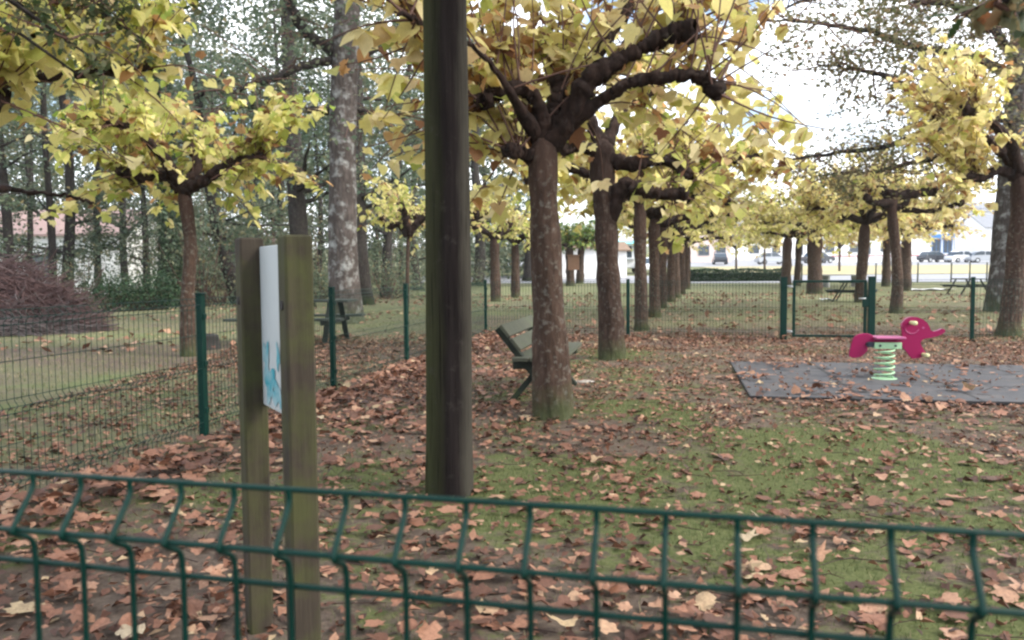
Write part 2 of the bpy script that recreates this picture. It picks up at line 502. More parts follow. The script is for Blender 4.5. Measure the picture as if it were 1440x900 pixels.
def back_d(x, y):      # distance in front of (toward the camera) the back fence
    a = np.array(FL[-1]); d = np.array(FR) - a; d = d / np.linalg.norm(d)
    return (np.asarray(x) - a[0]) * d[1] - (np.asarray(y) - a[1]) * d[0]


def blob(x, y, cx, cy, rx, ry):
    return np.exp(-(((x - cx) / rx) ** 2 + ((y - cy) / ry) ** 2))


def moss_mask(x, y):
    m = .95 * blob(x, y, 1.0, 4.6, 1.6, 1.1) + .75 * blob(x, y, -.25, 4.2, 1.1, .6) + .5 * blob(x, y, 2.6, 5.0, 1.4, 1.3) + .45 * blob(x, y, 1.8, 2.6, 1.3, .8)
    m += .3 + .45 * blob(x, y, 1.0, 9.5, 1.2, 1.8) + .3 * blob(x, y, 1.6, 6.4, 1.2, 1.0) + .5 * blob(x, y, 2.0, 11.8, 1.0, .9) + .35 * blob(x, y, -.9, 2.6, .6, .6)
    return m * (.15 + 1.1 * vnoise(x, y, .45, 31)) + .6 * (vnoise(x, y, .7, 3) - .4)


def in_mat(x, y):
    dx, dy = np.asarray(x) - MAT_O[0], np.asarray(y) - MAT_O[1]
    M2 = np.linalg.inv(np.stack([MAT_A, MAT_B], 1))
    a = M2[0, 0] * dx + M2[0, 1] * dy; b = M2[1, 0] * dx + M2[1, 1] * dy
    return (a > 0) & (a < MAT_L) & (b > 0) & (b < MAT_W)


def inside(x, y):
    return (side_d(x, y) > 0) & (back_d(x, y) > 0)


# ground sheet
def axis_pts(lo, hi, fine, c0, c1):
    a = [c0]
    while a[-1] < c1: a.append(a[-1] + fine)
    s = fine
    while a[-1] < hi: s *= 1.18; a.append(a[-1] + s)
    s = fine; b = [c0]
    while b[0] > lo: s *= 1.18; b.insert(0, b[0] - s)
    return np.array(b[:-1] + a)


xs = axis_pts(-420, 420, .16, -6, 9); ys = axis_pts(-60, 700, .16, .5, 17)
GX, GY = np.meshgrid(xs, ys, indexing='ij')
GZ = hz(GX, GY) + np.where(GY < 40, .03 * (vnoise(GX, GY, 1.3, 5) - .5), 0) * np.clip((np.abs(GY) + 2) / 4, 0, 1)
mb = MB(); nx, ny = GX.shape
i, j = np.meshgrid(np.arange(nx - 1), np.arange(ny - 1), indexing='ij'); a = i * ny + j
mb.add(np.stack([GX, GY, GZ], -1).reshape(-1, 3), np.stack([a, a + ny, a + ny + 1, a + 1], -1).reshape(-1, 4), smooth=True)
g = mb.build('ground', M['ground'])
tag(g, 'park ground of moss, trodden earth and thin grass', None, None, 'structure')
ins = inside(GX, GY)
mo = np.where(ins, moss_mask(GX, GY), .25 + .3 * (vnoise(GX, GY, 3, 8) - .5))
dr = np.where(ins, -.6, .55 + .35 * (vnoise(GX, GY, 4, 9) - .5) + .25 * np.clip((GY - 18) / 20, 0, 1) - .75 * blob(GX, GY, -4.2, 12.5, 3.2, 1.6) - .5 * blob(GX, GY, 3, 16, 3.5, 1.2))
for nm, arr in (('moss', mo), ('dry', dr)):
    at_ = g.data.attributes.new(nm, 'FLOAT', 'POINT'); at_.data.foreach_set('value', arr.ravel())


def strip(name, mat, pts0, pts1, dz, label):
    mb = MB(); P, Q = np.array(pts0, float), np.array(pts1, float); n = len(P); rows = 9
    V = np.array([[*(P[k] * (1 - t) + Q[k] * t), 0] for t in np.linspace(0, 1, rows) for k in range(n)])
    V[:, 2] = hz(V[:, 0], V[:, 1]) + dz
    F = [(r * n + k, r * n + k + 1, (r + 1) * n + k + 1, (r + 1) * n + k) for r in range(rows - 1) for k in range(n - 1)]
    mb.add(V, F); o = mb.build(name, mat); return tag(o, label, None, None, 'structure')


X = np.linspace(-8, 160, 40)
strip('road', M['asphalt'], [(x, 56.5 - .03 * x + .12 * max(0, 18 - x)) for x in X], [(x, 70 - .03 * x + .12 * max(0, 18 - x)) for x in X], .02, 'pale asphalt road beyond the park')
strip('verge', M['bank'], [(x, 71 - .03 * x) for x in X[7:]], [(x, 96 - .03 * x) for x in X[7:]], .03, 'dry grass bank beyond the road')
strip('car_park', M['asphalt'], [(x, 97 - .03 * x) for x in X], [(x, 155) for x in X], .02, 'pale car park in front of the shops')

# ------------------------------------------------------------------ fences
FH = 1.03
FOLD = [(0, 0), (-.013, .001), (-.039, .021), (-.046, .021), (-.057, .004), (-.075, 0)]      # height below fold top, push toward the front


def panel_mesh(L, wire=.0045, sides=4, gap=.05, first=None, flip=1):
    """rigid mesh panel along +x from 0 to L: folded upright wires and level wires; the folds push toward -y"""
    mb = MB()
    prof = []
    for z0 in (FH, .56, .16):
        prof += [(z0 + dz, -off * flip) for dz, off in FOLD]
    prof += [(.04, 0)]
    if sides > 4: prof = [p for p in prof]
    n = int(round(L / gap))
    x0 = gap * .5 if first is None else first
    zz = np.array([p[0] for p in prof]); yy = np.array([p[1] for p in prof])
    for k in range(n):
        x = x0 + k * gap
        if x > L: break
        P = np.stack([np.full(len(zz), x), yy, zz], 1)
        if sides > 4: P = np.concatenate([smooth_path(P[:6], 31), P[6:]])
        mb.tube(P, wire / 2, sides, caps=False, smooth=sides > 4)
    for z, y in ((FH, .0), (FH - .043, -.024 * flip), (FH - .08, .0), (.76, 0), (.56, 0), (.517, -.024 * flip), (.48, 0), (.32, 0), (.16, 0), (.117, -.024 * flip), (.08, 0)):
        mb.tube(np.array([(0, y + wire * .8 * flip, z), (L / 2, y + wire * .8 * flip, z), (L, y + wire * .8 * flip, z)]), wire / 2 * 1.05, sides, caps=True, smooth=sides > 4)
    return mb.build('wire_panel', M['green_paint'], mesh_only=True)


def post_mesh(h, w, d):
    mb = MB(); mb.box((0, 0, h / 2 - .15), (w, d, h + .3), bevel=.006)
    mb.box((0, 0, h + .006), (w + .006, d + .006, .012), bevel=.003)
    for z in (.2, .55, .9): mb.box((0, -d / 2 - .006, z), (w * .7, .012, .04), bevel=.003)
    return mb.build('post', M['green_paint'], mesh_only=True)


def child(name, me, parent, loc, rz=0.0, sx=1.0):
    o = bpy.data.objects.new(name, me); COL.objects.link(o); o.parent = parent
    o.location = [float(q) for q in loc]; o.rotation_euler = (0, 0, rz); o.scale = (sx, 1, 1)
    KIDS.setdefault(parent.name, []).append(o); return o


PM = panel_mesh(2.36); PO = post_mesh(1.06, .06, .05)
PMF = panel_mesh(2.36, flip=-1)


def fence_run(name, pts, label, group, first_post=True, last_post=True, flip=False):
    root = empty(name, (*pts[0], 0), label, 'fence', group)
    o = np.array(pts[0])
    for k, p in enumerate(pts):
        p = np.array(p); q = np.array(pts[min(k + 1, len(pts) - 1)]); 
        d = (q - p) if k < len(pts) - 1 else (p - np.array(pts[k - 1]))
        L = np.linalg.norm(d); rz = math.atan2(d[1], d[0])
        if (k > 0 or first_post) and (k < len(pts) - 1 or last_post):
            child('post', PO, root, (*(p - o), 0), rz)
        if k < len(pts) - 1:
            s = p + d / L * .035
            child('wire_panel', PMF if flip else PM, root, (*(s - o), 0), rz, (L - .07) / 2.36)
    return root


fence_run('mesh_fence', FL, 'green wire mesh fence running back past the brush pile side of the playground', 'green mesh fences round the playground', flip=False)
fence_run('mesh_fence', [FL[-1], FE, FG1], 'green wire mesh fence between the corner post and the gate, crossing the tree row', 'green mesh fences round the playground', first_post=False, last_post=False)
fence_run('mesh_fence', [FG2, FR, FR2], 'green wire mesh fence behind the magenta elephant, from gate to grey trunk', 'green mesh fences round the playground', first_post=False)

# near fence, right in front of the camera; the same wire 50 mm apart
A0 = np.array([0, .596]); dirF = np.array([.9711, -.2386])
xs_w = []
r0 = at(745, 714, .596)[0]
s_left = -1.30
root = empty('mesh_fence', (*(A0 + dirF * s_left), 0), 'green folded wire mesh fence close up, crossing the whole foreground', 'fence', 'green mesh fences round the playground')
first = ((r0 / dirF[0]) - s_left) % .05
NPM = panel_mesh(2.4, .005, 8, .05, first)
child('wire_panel', NPM, root, (0, 0, 0), math.atan2(dirF[1], dirF[0]))
child('post', PO, root, (*(-dirF * .04), 0), math.atan2(dirF[1], dirF[0]))
child('post', PO, root, (*(dirF * 2.44), 0), math.atan2(dirF[1], dirF[0]))
Lc = np.linalg.norm(np.array(FL[0]) - (A0 + dirF * s_left)) - .1
child('wire_panel', PM, root, (*(-dirF * (Lc + .07)), 0), math.atan2(dirF[1], dirF[0]), Lc / 2.36)

# gate and its two posts
gm = MB(); gm.box((0, 0, .39), (.11, .11, 1.38), bevel=.008); gm.box((0, 0, 1.085), (.118, .118, .014), bevel=.003)
gd = np.array(FG2) - np.array(FG1); GL = np.linalg.norm(gd); gd /= GL; grz = math.atan2(gd[1], gd[0])
for p, lab in ((FG1, 'thick square green gate post carrying the two hinges'), (FG2, 'thick square green gate post beside the latch, behind the elephant rump')):
    o = gm.build('gate_post', M['green_paint']); o.location = (*p, 0); o.rotation_euler = (0, 0, grz)
    tag(o, lab, 'gate post', 'posts of the playground gate')
gate = empty('garden_gate', (*FG1, 0), 'closed green mesh gate with square tube frame', 'gate', None, grz)
mb = MB()
x0, x1, zb, zt = .17, GL - .10, .05, 1.03
for x in (x0, x1): mb.box((x, 0, (zb + zt) / 2), (.05, .05, zt - zb), bevel=.004)
for z in (zb + .02, zt - .02): mb.box(((x0 + x1) / 2, 0, z), (x1 - x0 - .05, .04, .04), bevel=.004)
mb.build('frame', M['green_paint'], gate)
mb = MB()
for x in np.arange(x0 + .05, x1 - .03, .05): mb.tube([(x, 0, zb + .04), (x, 0, .6), (x, 0, zt - .04)], .0022, 4, caps=False)
for z in np.arange(.22, 1.0, .2): mb.tube([(x0 + .025, .004, z), ((x0 + x1) / 2, .004, z), (x1 - .025, .004, z)], .0023, 4, caps=False)
mb.build('wire_panel', M['green_paint'], gate)
for z in (.14, .92):
    mb = MB(); mb.tube([(.05, -.01, z), (.10, -.01, z), (.16, -.01, z)], .016, 8); mb.box((.10, -.012, z + .018), (.09, .05, .012), bevel=.002)
    mb.build('hinge', M['steel'], gate)
mb = MB(); mb.box((x1 - .005, -.035, .66), (.10, .035, .17), bevel=.004); mb.build('latch', M['green_paint'], gate)
mb = MB(); mb.tube([(x1, -.05, .72), (x1 - .02, -.10, .72), (x1 - .12, -.11, .72)], .009, 8); mb.build('handle', M['steel'], gate)

# ------------------------------------------------------------------ wooden pole and sign
b = ground(632, 690)
mb = MB(); H = 7.5
zz = np.linspace(-.3, H, 40)
mb.tube(np.stack([.006 * np.sin(zz) + .002 * zz, 0 * zz, zz], 1), np.interp(zz, [0, .3, H], [.136, .127, .10]), 28, .012, 5, freq=.6)
pole = mb.build('utility_pole', M['pole']); pole.location = (*b[:2], 0)
tag(pole, 'thick dark round wooden pole with a mossy flank, standing on the moss', 'pole')

pL = np.array([gx(352, 2.66), 2.66]); pR = np.array([gx(416, 2.22), 2.22])
sd = pR - pL; SL = np.linalg.norm(sd); sd /= SL; srz = math.atan2(sd[1], sd[0])
sign = empty('information_sign', (*pL, 0), 'white panel with turquoise print held between two mossy square wooden posts', 'sign', None, srz)
for k, (x, h) in enumerate(((0, 1.325), (SL, 1.312))):
    mb = MB(); mb.box((x, 0, h / 2 - .1), (.078, .078, h + .2), bevel=.006)
    q = mb.build('post', M['post'], sign)
    mb = MB(); mb.tube([(x, -.0425, 1.12), (x, -.039, 1.12), (x, -.03, 1.12)], .014, 10); mb.build('bolt', M['stump'], q)
mb = MB(); mb.box((SL / 2, .030, 1.035), (SL - .082, .016, .52), bevel=.003)
brd = mb.build('board', M['board'], sign)
rs = np.random.RandomState(7)
mb = MB()
for cx, cz, rx, rz_ in ((.13, .86, .075, .075), (.22, .83, .07, .045), (.10, .94, .045, .06), (.30, .815, .06, .03), (.24, .95, .022, .05), (.36, .86, .03, .05)):
    th = np.linspace(0, 2 * PI, 22, endpoint=False)
    r = .8 + .22 * np.sin(3 * th + rs.rand() * 6) + .15 * np.sin(5 * th + rs.rand() * 6)
    ol = np.stack([cx + rx * r * np.cos(th), cz + rz_ * r * np.sin(th)], 1)
    ol[:, 0] = np.clip(ol[:, 0], .05, SL - .05); ol[:, 1] = np.clip(ol[:, 1], .785, 1.28)
    mb.add(np.stack([ol[:, 0], np.full(22, (.0195 - .0004 * cx)), ol[:, 1]], 1), [tuple(range(22))])
mb.build('printed_map', M['print'], brd)

# ------------------------------------------------------------------ rubber mat and spring elephant
mb = MB(); 
mb.box((MAT_W / 2, MAT_L / 2, .012), (MAT_W, MAT_L, .03), bevel=.004)
mat = mb.build('safety_mat', M['rubber']); mat.location = (*MAT_O, 0.005); mat.rotation_euler = (0, 0, math.atan2(MAT_B[1], MAT_B[0]))
tag(mat, 'grey rubber tile mat under the magenta elephant, strewn with leaves', 'mat')

eb = ground(1243, 536)
er = empty('spring_rider', (*eb[:2], .03), 'magenta elephant spring rider on a pale green coil, facing the trees', 'spring rider', None, RAD(-7))
K = .000955


def zc(pts): return [((x - 530) * K, (790 - y) * K) for x, y in pts]


rear = [(145, 540), (150, 480), (165, 420), (182, 350), (202, 315), (240, 290), (290, 280), (350, 281), (392, 298), (412, 335), (412, 376), (330, 378), (318, 402), (345, 440), (340, 480), (310, 515), (270, 545), (220, 558), (180, 555)]
head = [(703, 200), (706, 165), (740, 120), (772, 100), (812, 92), (870, 96), (930, 122), (975, 160), (1000, 205), (1012, 243), (1042, 258), (1090, 246), (1128, 226), (1155, 228), (1168, 248), (1158, 268), (1125, 290), (1080, 310), (1020, 325), (955, 335), (920, 355), (906, 385), (920, 420), (945, 460), (967, 490), (955, 520), (900, 556), (825, 560), (792, 530), (760, 482), (722, 440), (706, 400), (412, 376), (412, 345), (720, 345), (716, 290)]
mb = MB(); mb.prism(zc(rear), .036, bevel=.005); mb.build('rear_panel', M['magenta'], er)
mb = MB(); mb.prism(zc(head), .038, bevel=.0)
hd = mb.build('head_panel', M['magenta'], er)
# pale machined edge along the outline of both panels
mb = MB(); 
def rim(pts, closed=True):
    P = np.array([(x, 0, z) for x, z in zc(pts)])
    return P
for pts in ([(703, 200), (706, 165), (740, 120), (772, 100), (812, 92), (870, 96), (930, 122), (975, 160), (1000, 205), (1012, 243), (1042, 258), (1090, 246), (1128, 226), (1155, 228)],):
    P = rim(pts); V = []; 
    for p in P: V += [p + (0, -.019, .0015), p + (0, .019, .0015)]
    mb.add(V, [(2 * k, 2 * k + 1, 2 * k + 3, 2 * k + 2) for k in range(len(P) - 1)])
mb.build('top_edge', M['pink'], hd)
mb = MB()
ear = smooth_path([(x, -.021, z) for x, z in zc([(738, 228), (760, 258), (800, 278), (845, 272), (884, 236)])], 24)
mb.tube(ear, .0045, 6); mb.build('ear_line', M['pink'], hd)
mb = MB(); e = zc([(932, 214)])[0]
mb.tube([(e[0], -.0235, e[1]), (e[0], -.02, e[1]), (e[0], .02, e[1])], .012, 14); mb.build('eye', M['pink'], hd)
mb = MB(); s0, s1 = zc([(398, 325)])[0], zc([(722, 325)])[0]
mb.box(((s0[0] + s1[0]) / 2, 0, s0[1]), (s1[0] - s0[0], .24, .026), bevel=.008); mb.build('seat', M['pink'], er)
for nm, (qx, qy), r in (('handle', (800, 155), .019), ('footrest', (935, 512), .018)):
    q = zc([(qx, qy)])[0]; mb = MB()
    yy = np.array([-.16, -.157, -.145, -.04, .04, .145, .157, .16]); rr = np.array([.3, .8, 1, .8, .8, 1, .8, .3]) * r * 1.25
    mb.tube(np.stack([np.full(8, q[0]), yy, np.full(8, q[1])], 1), rr, 14); mb.build(nm, M['cream'], er)
mb = MB(); q0, q1 = zc([(405, 450)])[0], zc([(697, 378)])[0]
for y in (-.045, .045): mb.box(((q0[0] + q1[0]) / 2, y, (q0[1] + q1[1]) / 2), (q1[0] - q0[0], .012, q1[1] - q0[1]), bevel=.004)
mb.box(((q0[0] + q1[0]) / 2, 0, q0[1] + .008), (q1[0] - q0[0] - .02, .08, .014), bevel=.003)
brk = mb.build('bracket', M['lime'], er)
for bx in (465, 630):
    q = zc([(bx, 415)])[0]; mb = MB(); mb.tube([(q[0], -.058, q[1]), (q[0], -.05, q[1]), (q[0], .05, q[1])], .013, 8); mb.build('bolt', M['navy'], brk)
mb = MB(); q = zc([(365, 402)])[0]; mb.box((q[0], 0, q[1]), (.075, .10, .055), bevel=.01); mb.build('gap_shade_block', M['navy'], er)  # added dark block; its colour stands in for the shaded gap
t = np.linspace(0, 1, 150); th = t * 2 * PI * 5.2
mb = MB(); mb.tube(np.stack([.098 * np.cos(th), .098 * np.sin(th), .012 + t * .315], 1), .0092, 8); mb.build('coil_spring', M['lime'], er)
mb = MB(); th = np.linspace(0, 2 * PI, 20, endpoint=False); mb.tube([(0, 0, -.012), (0, 0, .0), (0, 0, .006)], [.14, .14, .12], 20); mb.build('base_plate', M['lime'], er)

# ------------------------------------------------------------------ bench
ba = np.array([.187, .982]); bf = np.array([.982, -.187])
bo = np.array([-.10, 7.12])
bench = empty('park_bench', (*bo, 0), 'weathered wooden park bench with crossed legs, half hidden by the nearest plane tree', 'bench', None, math.atan2(bf[1], bf[0]))
# local x = facing, local y = along the bench (away)
BL = 1.65
for k, y in enumerate((.16, BL - .16)):
    mb = MB(); mb.bar((-.06, y, .70), (.50, y, .0), .055, .085, 0, up=(0, 1, 0)); mb.build('leg', M['bench_dark'], bench)
    mb = MB(); mb.bar((.36, y + .062, .40), (.03, y + .062, .0), .05, .08, 0, up=(0, 1, 0)); mb.build('leg', M['bench_dark'], bench)
    mb = MB(); mb.bar((.08, y + .004, .365), (.52, y + .004, .375), .06, .07, 0); mb.build('seat_support', M['bench_dark'], bench)
bd = np.array([.56, 0, -.70]); bd /= np.linalg.norm(bd); bn = np.array([.70, 0, .56]); bn /= np.linalg.norm(bn)
for k, s in enumerate((.07, .225)):
    c = np.array([-.06, 0, .70]) + bd * s + bn * .062
    mb = MB(); mb.bar(c + (0, -.0, 0), c + (0, BL, 0), .128, .032, 0, up=bn); mb.build('back_slat', M['bench'], bench)
for x in (.17, .325, .48):
    mb = MB(); mb.bar((x, 0, .43), (x, BL, .43), .145, .034, 0); mb.build('seat_slat', M['bench'], bench)

# ------------------------------------------------------------------ picnic tables
def make_table(label):
    t = empty('picnic_table', (0, 0, 0), label, 'picnic table', 'wooden picnic tables on the grass')
    L = 2.0
    for y in (-.27, -.135, 0, .135, .27):
        pass
    mb = MB()
    for y in (-.28, -.14, 0, .14, .28): mb.box((0, y, .735), (L, .128, .04), bevel=.004)
    mb.build('tabletop', M['table_top'], t)
    for s in (-1, 1):
        mb = MB()
        for y in (.64, .78): mb.box((0, s * y, .44), (L, .128, .04), bevel=.004)
        mb.build('seat', M['table_top'], t)
    for x in (-.68, .68):
        for s in (-1, 1):
            mb = MB(); mb.bar((x + .025 * s, s * .22, .713), (x + .025 * s, s * .62, 0), .048, .09, up=(1, 0, 0)); mb.build('leg', M['table'], t)
        mb = MB(); mb.box((x, 0, .385), (.05, 1.66, .08), bevel=.004); mb.build('crossbeam', M['table'], t)
    return t


T0 = make_table('dark wooden picnic table by the foot of the big grey-barked woodland tree')
p = ground(455, 482); T0.location = (gx(418, 14.2), 14.2, 0); T0.rotation_euler = (0, 0, RAD(-4))
for (px, Y, rz, lab) in ((1198, 30.5, 62, 'dark wooden picnic table seen through the gate, half behind a trunk'),
                         (1361, 38, 86, 'dark wooden picnic table near the road with its legs clear to see'),
                         (586, 41, 10, 'small far picnic table deep in the woods behind the dark wooden pole')):
    t = copy_tree(T0); t.location = (gx(px, Y), Y, float(hz(0, Y))); t.rotation_euler = (0, 0, RAD(rz)); t['label'] = lab

# stump
sp = ground(292, 491)
mb = MB(); mb.tube(smooth_path([(0, 0, -.05), (0, 0, .1), (.01, 0, .24)], 8), interp([.26, .19, .17], 8), 14, .08, 3)
st = mb.build('tree_stump', M['stump']); st.location = (*sp[:2], 0); tag(st, 'low dark tree stump on the grass beside a slim plane tree', 'stump')

# ------------------------------------------------------------------ plane trees
def rot_to(v): return v / np.linalg.norm(v)


def plane_tree(loc, trunk_pts, trunk_r, limbs, seed, label, group, shoots=16, leaf=.142, tint=(.45, .2), tpl=None, prune=None, brown=.09, back=.3, spread=1.0, sides=14,
               leafmat='leaf_yellow', trunk_mat='bark_plane', shoot_len=(.75, 1.65), lpm=11, down=.28):
    """trunk_pts and limbs are local to loc; shoots rise from the knuckles and carry the leaves"""
    rs = np.random.RandomState(seed)
    root = empty('plane_tree', loc, label, 'tree', group)
    mb = MB(); n = 22
    P = smooth_path(trunk_pts, n); tr_ = interp(trunk_r, n); tr_[-1] *= .35; tr_[-2] *= .8; mb.tube(P, tr_ * (1 + .04 * rs.randn(n)), sides, .085, seed, freq=2.0)
    mb.build('trunk', M[trunk_mat], root)
    cr = MB()
    LP, LA, LN, LS, LT = [], [], [], [], []
    for li, (pts, r) in enumerate(limbs):
        k = 9 * len(pts)
        Q = smooth_path(pts, k); Q += .014 * rs.randn(k, 3) * np.linspace(0, 1, k)[:, None]
        rr = interp(r, k) * (1 + .16 * np.abs(np.sin(np.arange(k) * .62 + rs.rand() * 6)) + .06 * rs.randn(k))
        rr[-3:] *= [1.25, 1.3, .8]
        mb = MB(); mb.tube(Q, rr, max(10, sides - 4), .19, seed + li * 7 + 1, freq=7)
        mb.build('limb', M['bark_limb'], root)
        if r[0] < .055: continue
        L = np.linalg.norm(np.diff(Q, axis=0), axis=1).sum()
        c0 = np.asarray(trunk_pts[-1], float)
        ns = int(shoots * (.55 + .45 * min(1.6, L)))
        for s in range(ns):
            u = 1 - abs(rs.randn()) * .33
            if u < .15: u = rs.uniform(.3, 1)
            ix = int(u * (k - 1)); a = Q[ix]
            out = a - c0; out[2] = 0; out = out / (np.linalg.norm(out) + .2)
            if rs.rand() < down:
                d = out * .9 + rs.randn(3) * .55; d[2] = rs.uniform(-.45, .25)
            else:
                d = out * .45 + rs.randn(3) * .42; d[2] = rs.uniform(.6, 1.2)
            if d[1] < 0 and rs.rand() < back: d[1] = -d[1]
            d = rot_to(d); Ls = rs.uniform(*shoot_len) * (.7 if d[2] < .3 else 1)
            tt = np.linspace(0, 1, 7)
            S = a + d * (tt * Ls)[:, None]; S[:, 2] -= .18 * Ls * tt ** 2 * (1 - d[2] * .4)
            S += (rs.randn(3) * .05) * np.sin(tt * PI)[:, None]
            cr.tube(S, np.linspace(.0095, .0035, 7), 4, mat=1, caps=False)
            nl = max(3, int(Ls * lpm))
            for q in range(nl):
                t = rs.uniform(.12, 1.02); c = a + d * t * Ls; c[2] -= .18 * Ls * t * t * (1 - d[2] * .4)
                h = rs.randn(3); h[2] = 0; h = rot_to(h)
                LP.append(c + h * .05 * rs.rand() - U * .02); ax = h * rs.uniform(.45, 1.0); ax[2] = -rs.uniform(.15, .85)
                LA.append(ax); nn = U * 1.0 + h * .5 + rs.randn(3) * .38; LN.append(nn)
                b_ = rs.rand() < brown; LS.append(leaf * rs.uniform(.55, 1.3) * (.8 if b_ else 1)); LT.append(rs.uniform(.8, 1) if b_ else np.clip(rs.normal(*tint), 0, 1))
    LP, LA, LN, LS, LT = map(np.array, (LP, LA, LN, LS, LT))
    if prune:
        w = ~((LP[:, 1] < -.03) & (LP[:, 0] > prune[0]) & (rs.rand(len(LP)) < prune[1])); LP, LA, LN, LS, LT = LP[w], LA[w], LN[w], LS[w], LT[w]
    pick = rs.rand(len(LP)); cu = rs.uniform(.4, 1.8, len(LP))
    if tpl is None:
        for lo, hi, tp in ((0, .2, LOBED), (.2, .34, RAGS[0]), (.34, .48, RAGS[3]), (.48, 1.1, HEART)):
            w = (pick >= lo) & (pick < hi); cr.leaves(LP[w], LA[w], LN[w], LS[w], LT[w], tp, 0, cu[w])
    else:
        cr.leaves(LP, LA, LN, LS, LT, tpl, 0, cu)
    cr.build('crown', [M[leafmat], M['twig']], root)
    return root


def px_path(base, Y, pts):
    """a limb drawn in the upright plane of its tree; each point may lean nearer or farther"""
    out = []
    for p in pts:
        y = Y + (p[2] if len(p) > 2 else 0)
        out.append(at(p[0], p[1], y) - base)
    return out


ROW = 'yellow plane trees in the row along the playground'
b1 = ground(777, 586); Y1 = b1[1]
k1 = Y1 / FPX
plane_tree(b1, [(0, 0, -.1)] + px_path(b1, Y1, [(777, 580), (774, 500), (770, 400), (766, 300), (764, 230), (768, 185)]),
           np.array([40, 30, 25, 23, 20.5, 21, 16]) * k1,
           [(px_path(b1, Y1, [(772, 205), (798, 168, -.05), (828, 112, -.1), (862, 90, -.1), (900, 70, -.1), (942, 48, -.1), (980, 44, -.15)]), [.082, .074, .082, .062, .052, .062, .074]),
            (px_path(b1, Y1, [(785, 190), (830, 152, -.1), (865, 128, -.2), (900, 113, -.25), (960, 106, -.3), (990, 112, -.3), (1008, 136, -.35)]), [.058, .052, .046, .044, .04, .048, .048]),
            (px_path(b1, Y1, [(762, 195), (758, 150, -.05), (735, 126, -.1), (700, 131, -.15), (674, 144, -.2)]), [.075, .062, .05, .045, .055]),
            (px_path(b1, Y1, [(775, 190), (778, 150, .1), (790, 112, .2)]), [.07, .055, .06]),
            (px_path(b1, Y1, [(755, 225), (730, 214, -.1), (712, 212, -.2)]), [.07, .05, .05]),
            (px_path(b1, Y1, [(760, 200), (690, 90, -.5), (620, 40, -1.0), (560, 20, -1.5)]), [.056, .016, .013, .011]),
            (px_path(b1, Y1, [(770, 190), (850, 60, .6), (905, -20, 1.0)]), [.06, .05, .04])],
           11, 'nearest plane tree with a fat knobbly trunk, standing before the park bench', ROW, back=.85, brown=.2, prune=(-.35, .75), shoot_len=(.8, 1.9), shoots=23, leaf=.142, tint=(.55, .17), sides=20)

b2 = ground(860, 505); Y2 = b2[1]; k2 = Y2 / FPX
plane_tree(b2, [(0, 0, -.1)] + px_path(b2, Y2, [(860, 500), (858, 430), (854, 360), (850, 290), (847, 225), (850, 195)]),
           np.array([23, 20, 16.5, 16, 16, 17, 15]) * k2,
           [(px_path(b2, Y2, [(855, 225), (890, 230, -.1), (930, 224, -.2), (958, 236, -.2), (968, 254, -.2)]), [.11, .085, .075, .075, .08]),
            (px_path(b2, Y2, [(858, 310), (876, 262, -.15), (893, 264, -.2), (925, 273, -.25), (966, 272, -.3)]), [.09, .085, .075, .07, .075]),
            (px_path(b2, Y2, [(845, 215), (815, 205, -.1), (790, 212, -.2)]), [.09, .07, .07]),
            (px_path(b2, Y2, [(848, 210), (820, 150, .3), (790, 110, .7)]), [.09, .07, .07]),
            (px_path(b2, Y2, [(850, 205), (880, 150, .4), (930, 120, .8)]), [.09, .07, .07])],
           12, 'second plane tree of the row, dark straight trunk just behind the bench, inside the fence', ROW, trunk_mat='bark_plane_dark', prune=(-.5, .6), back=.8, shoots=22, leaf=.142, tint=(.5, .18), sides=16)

bl = ground(265, 501); Yl = bl[1]; kl = Yl / FPX
ROW2 = 'yellow plane trees on the grass beside the woods'
plane_tree(bl, [(0, 0, -.1)] + px_path(bl, Yl, [(265, 495), (264, 420), (268, 350), (263, 300), (258, 262)]),
           np.array([12, 10.5, 9, 9, 9, 10]) * kl,
           [(px_path(bl, Yl, [(258, 268), (288, 254, -.1), (312, 236, -.2), (345, 223, -.2), (372, 222, -.2)]), [.095, .075, .065, .06, .06]),
            (px_path(bl, Yl, [(256, 266), (235, 248, -.1), (200, 251, -.2), (165, 240, -.3)]), [.09, .07, .065, .06]),
            (px_path(bl, Yl, [(258, 262), (278, 236, .2), (268, 205, .5)]), [.08, .06, .06]),
            (px_path(bl, Yl, [(256, 262), (225, 215, -.4), (180, 180, -.7), (120, 165, -.9)]), [.08, .06, .05, .05]),
            (px_path(bl, Yl, [(258, 262), (225, 220, .7), (190, 190, 1.2)]), [.08, .06, .06])],
           13, 'slim plane tree with curved reddish trunk just outside the fence, beside the stump', ROW2, shoot_len=(.7, 1.75), brown=.16, down=.42, shoots=34, leaf=.142, tint=(.36, .17))

bo2 = np.array([-5.15, 6.9, 0])
plane_tree(bo2, [(0, 0, -.1), (.02, 0, 1), (0, .02, 2), (.02, 0, 2.55)], [.2, .16, .14, .15],
           [([(0, 0, 2.45), (.5, -.4, 2.62), (.95, -.7, 2.60), (1.35, -.85, 2.52)], [.12, .10, .09, .09]),
            ([(0, 0, 2.5), (.5, .4, 2.9), (1.1, .8, 3.1), (1.7, 1.0, 3.2)], [.08, .05, .035, .025]),
            ([(0, 0, 2.5), (.7, -.1, 2.9), (1.5, -.3, 3.25)], [.08, .04, .025]),
            ([(0, 0, 2.5), (-.4, .3, 2.9), (-1.0, .8, 3.0)], [.1, .08, .07]),
            ([(0, 0, 1.9), (.5, .5, 2.0)] + [at(px, py, 8.2) - bo2 for px, py in ((5, 263), (45, 272), (90, 274), (132, 284))], [.05, .03, .022, .016, .012])],
           14, 'plane tree whose dark cut limb and pale leaves reach in over the brush pile', ROW2, down=.14, prune=(.9, .12), shoots=34, leaf=.142, tint=(.46, .16))

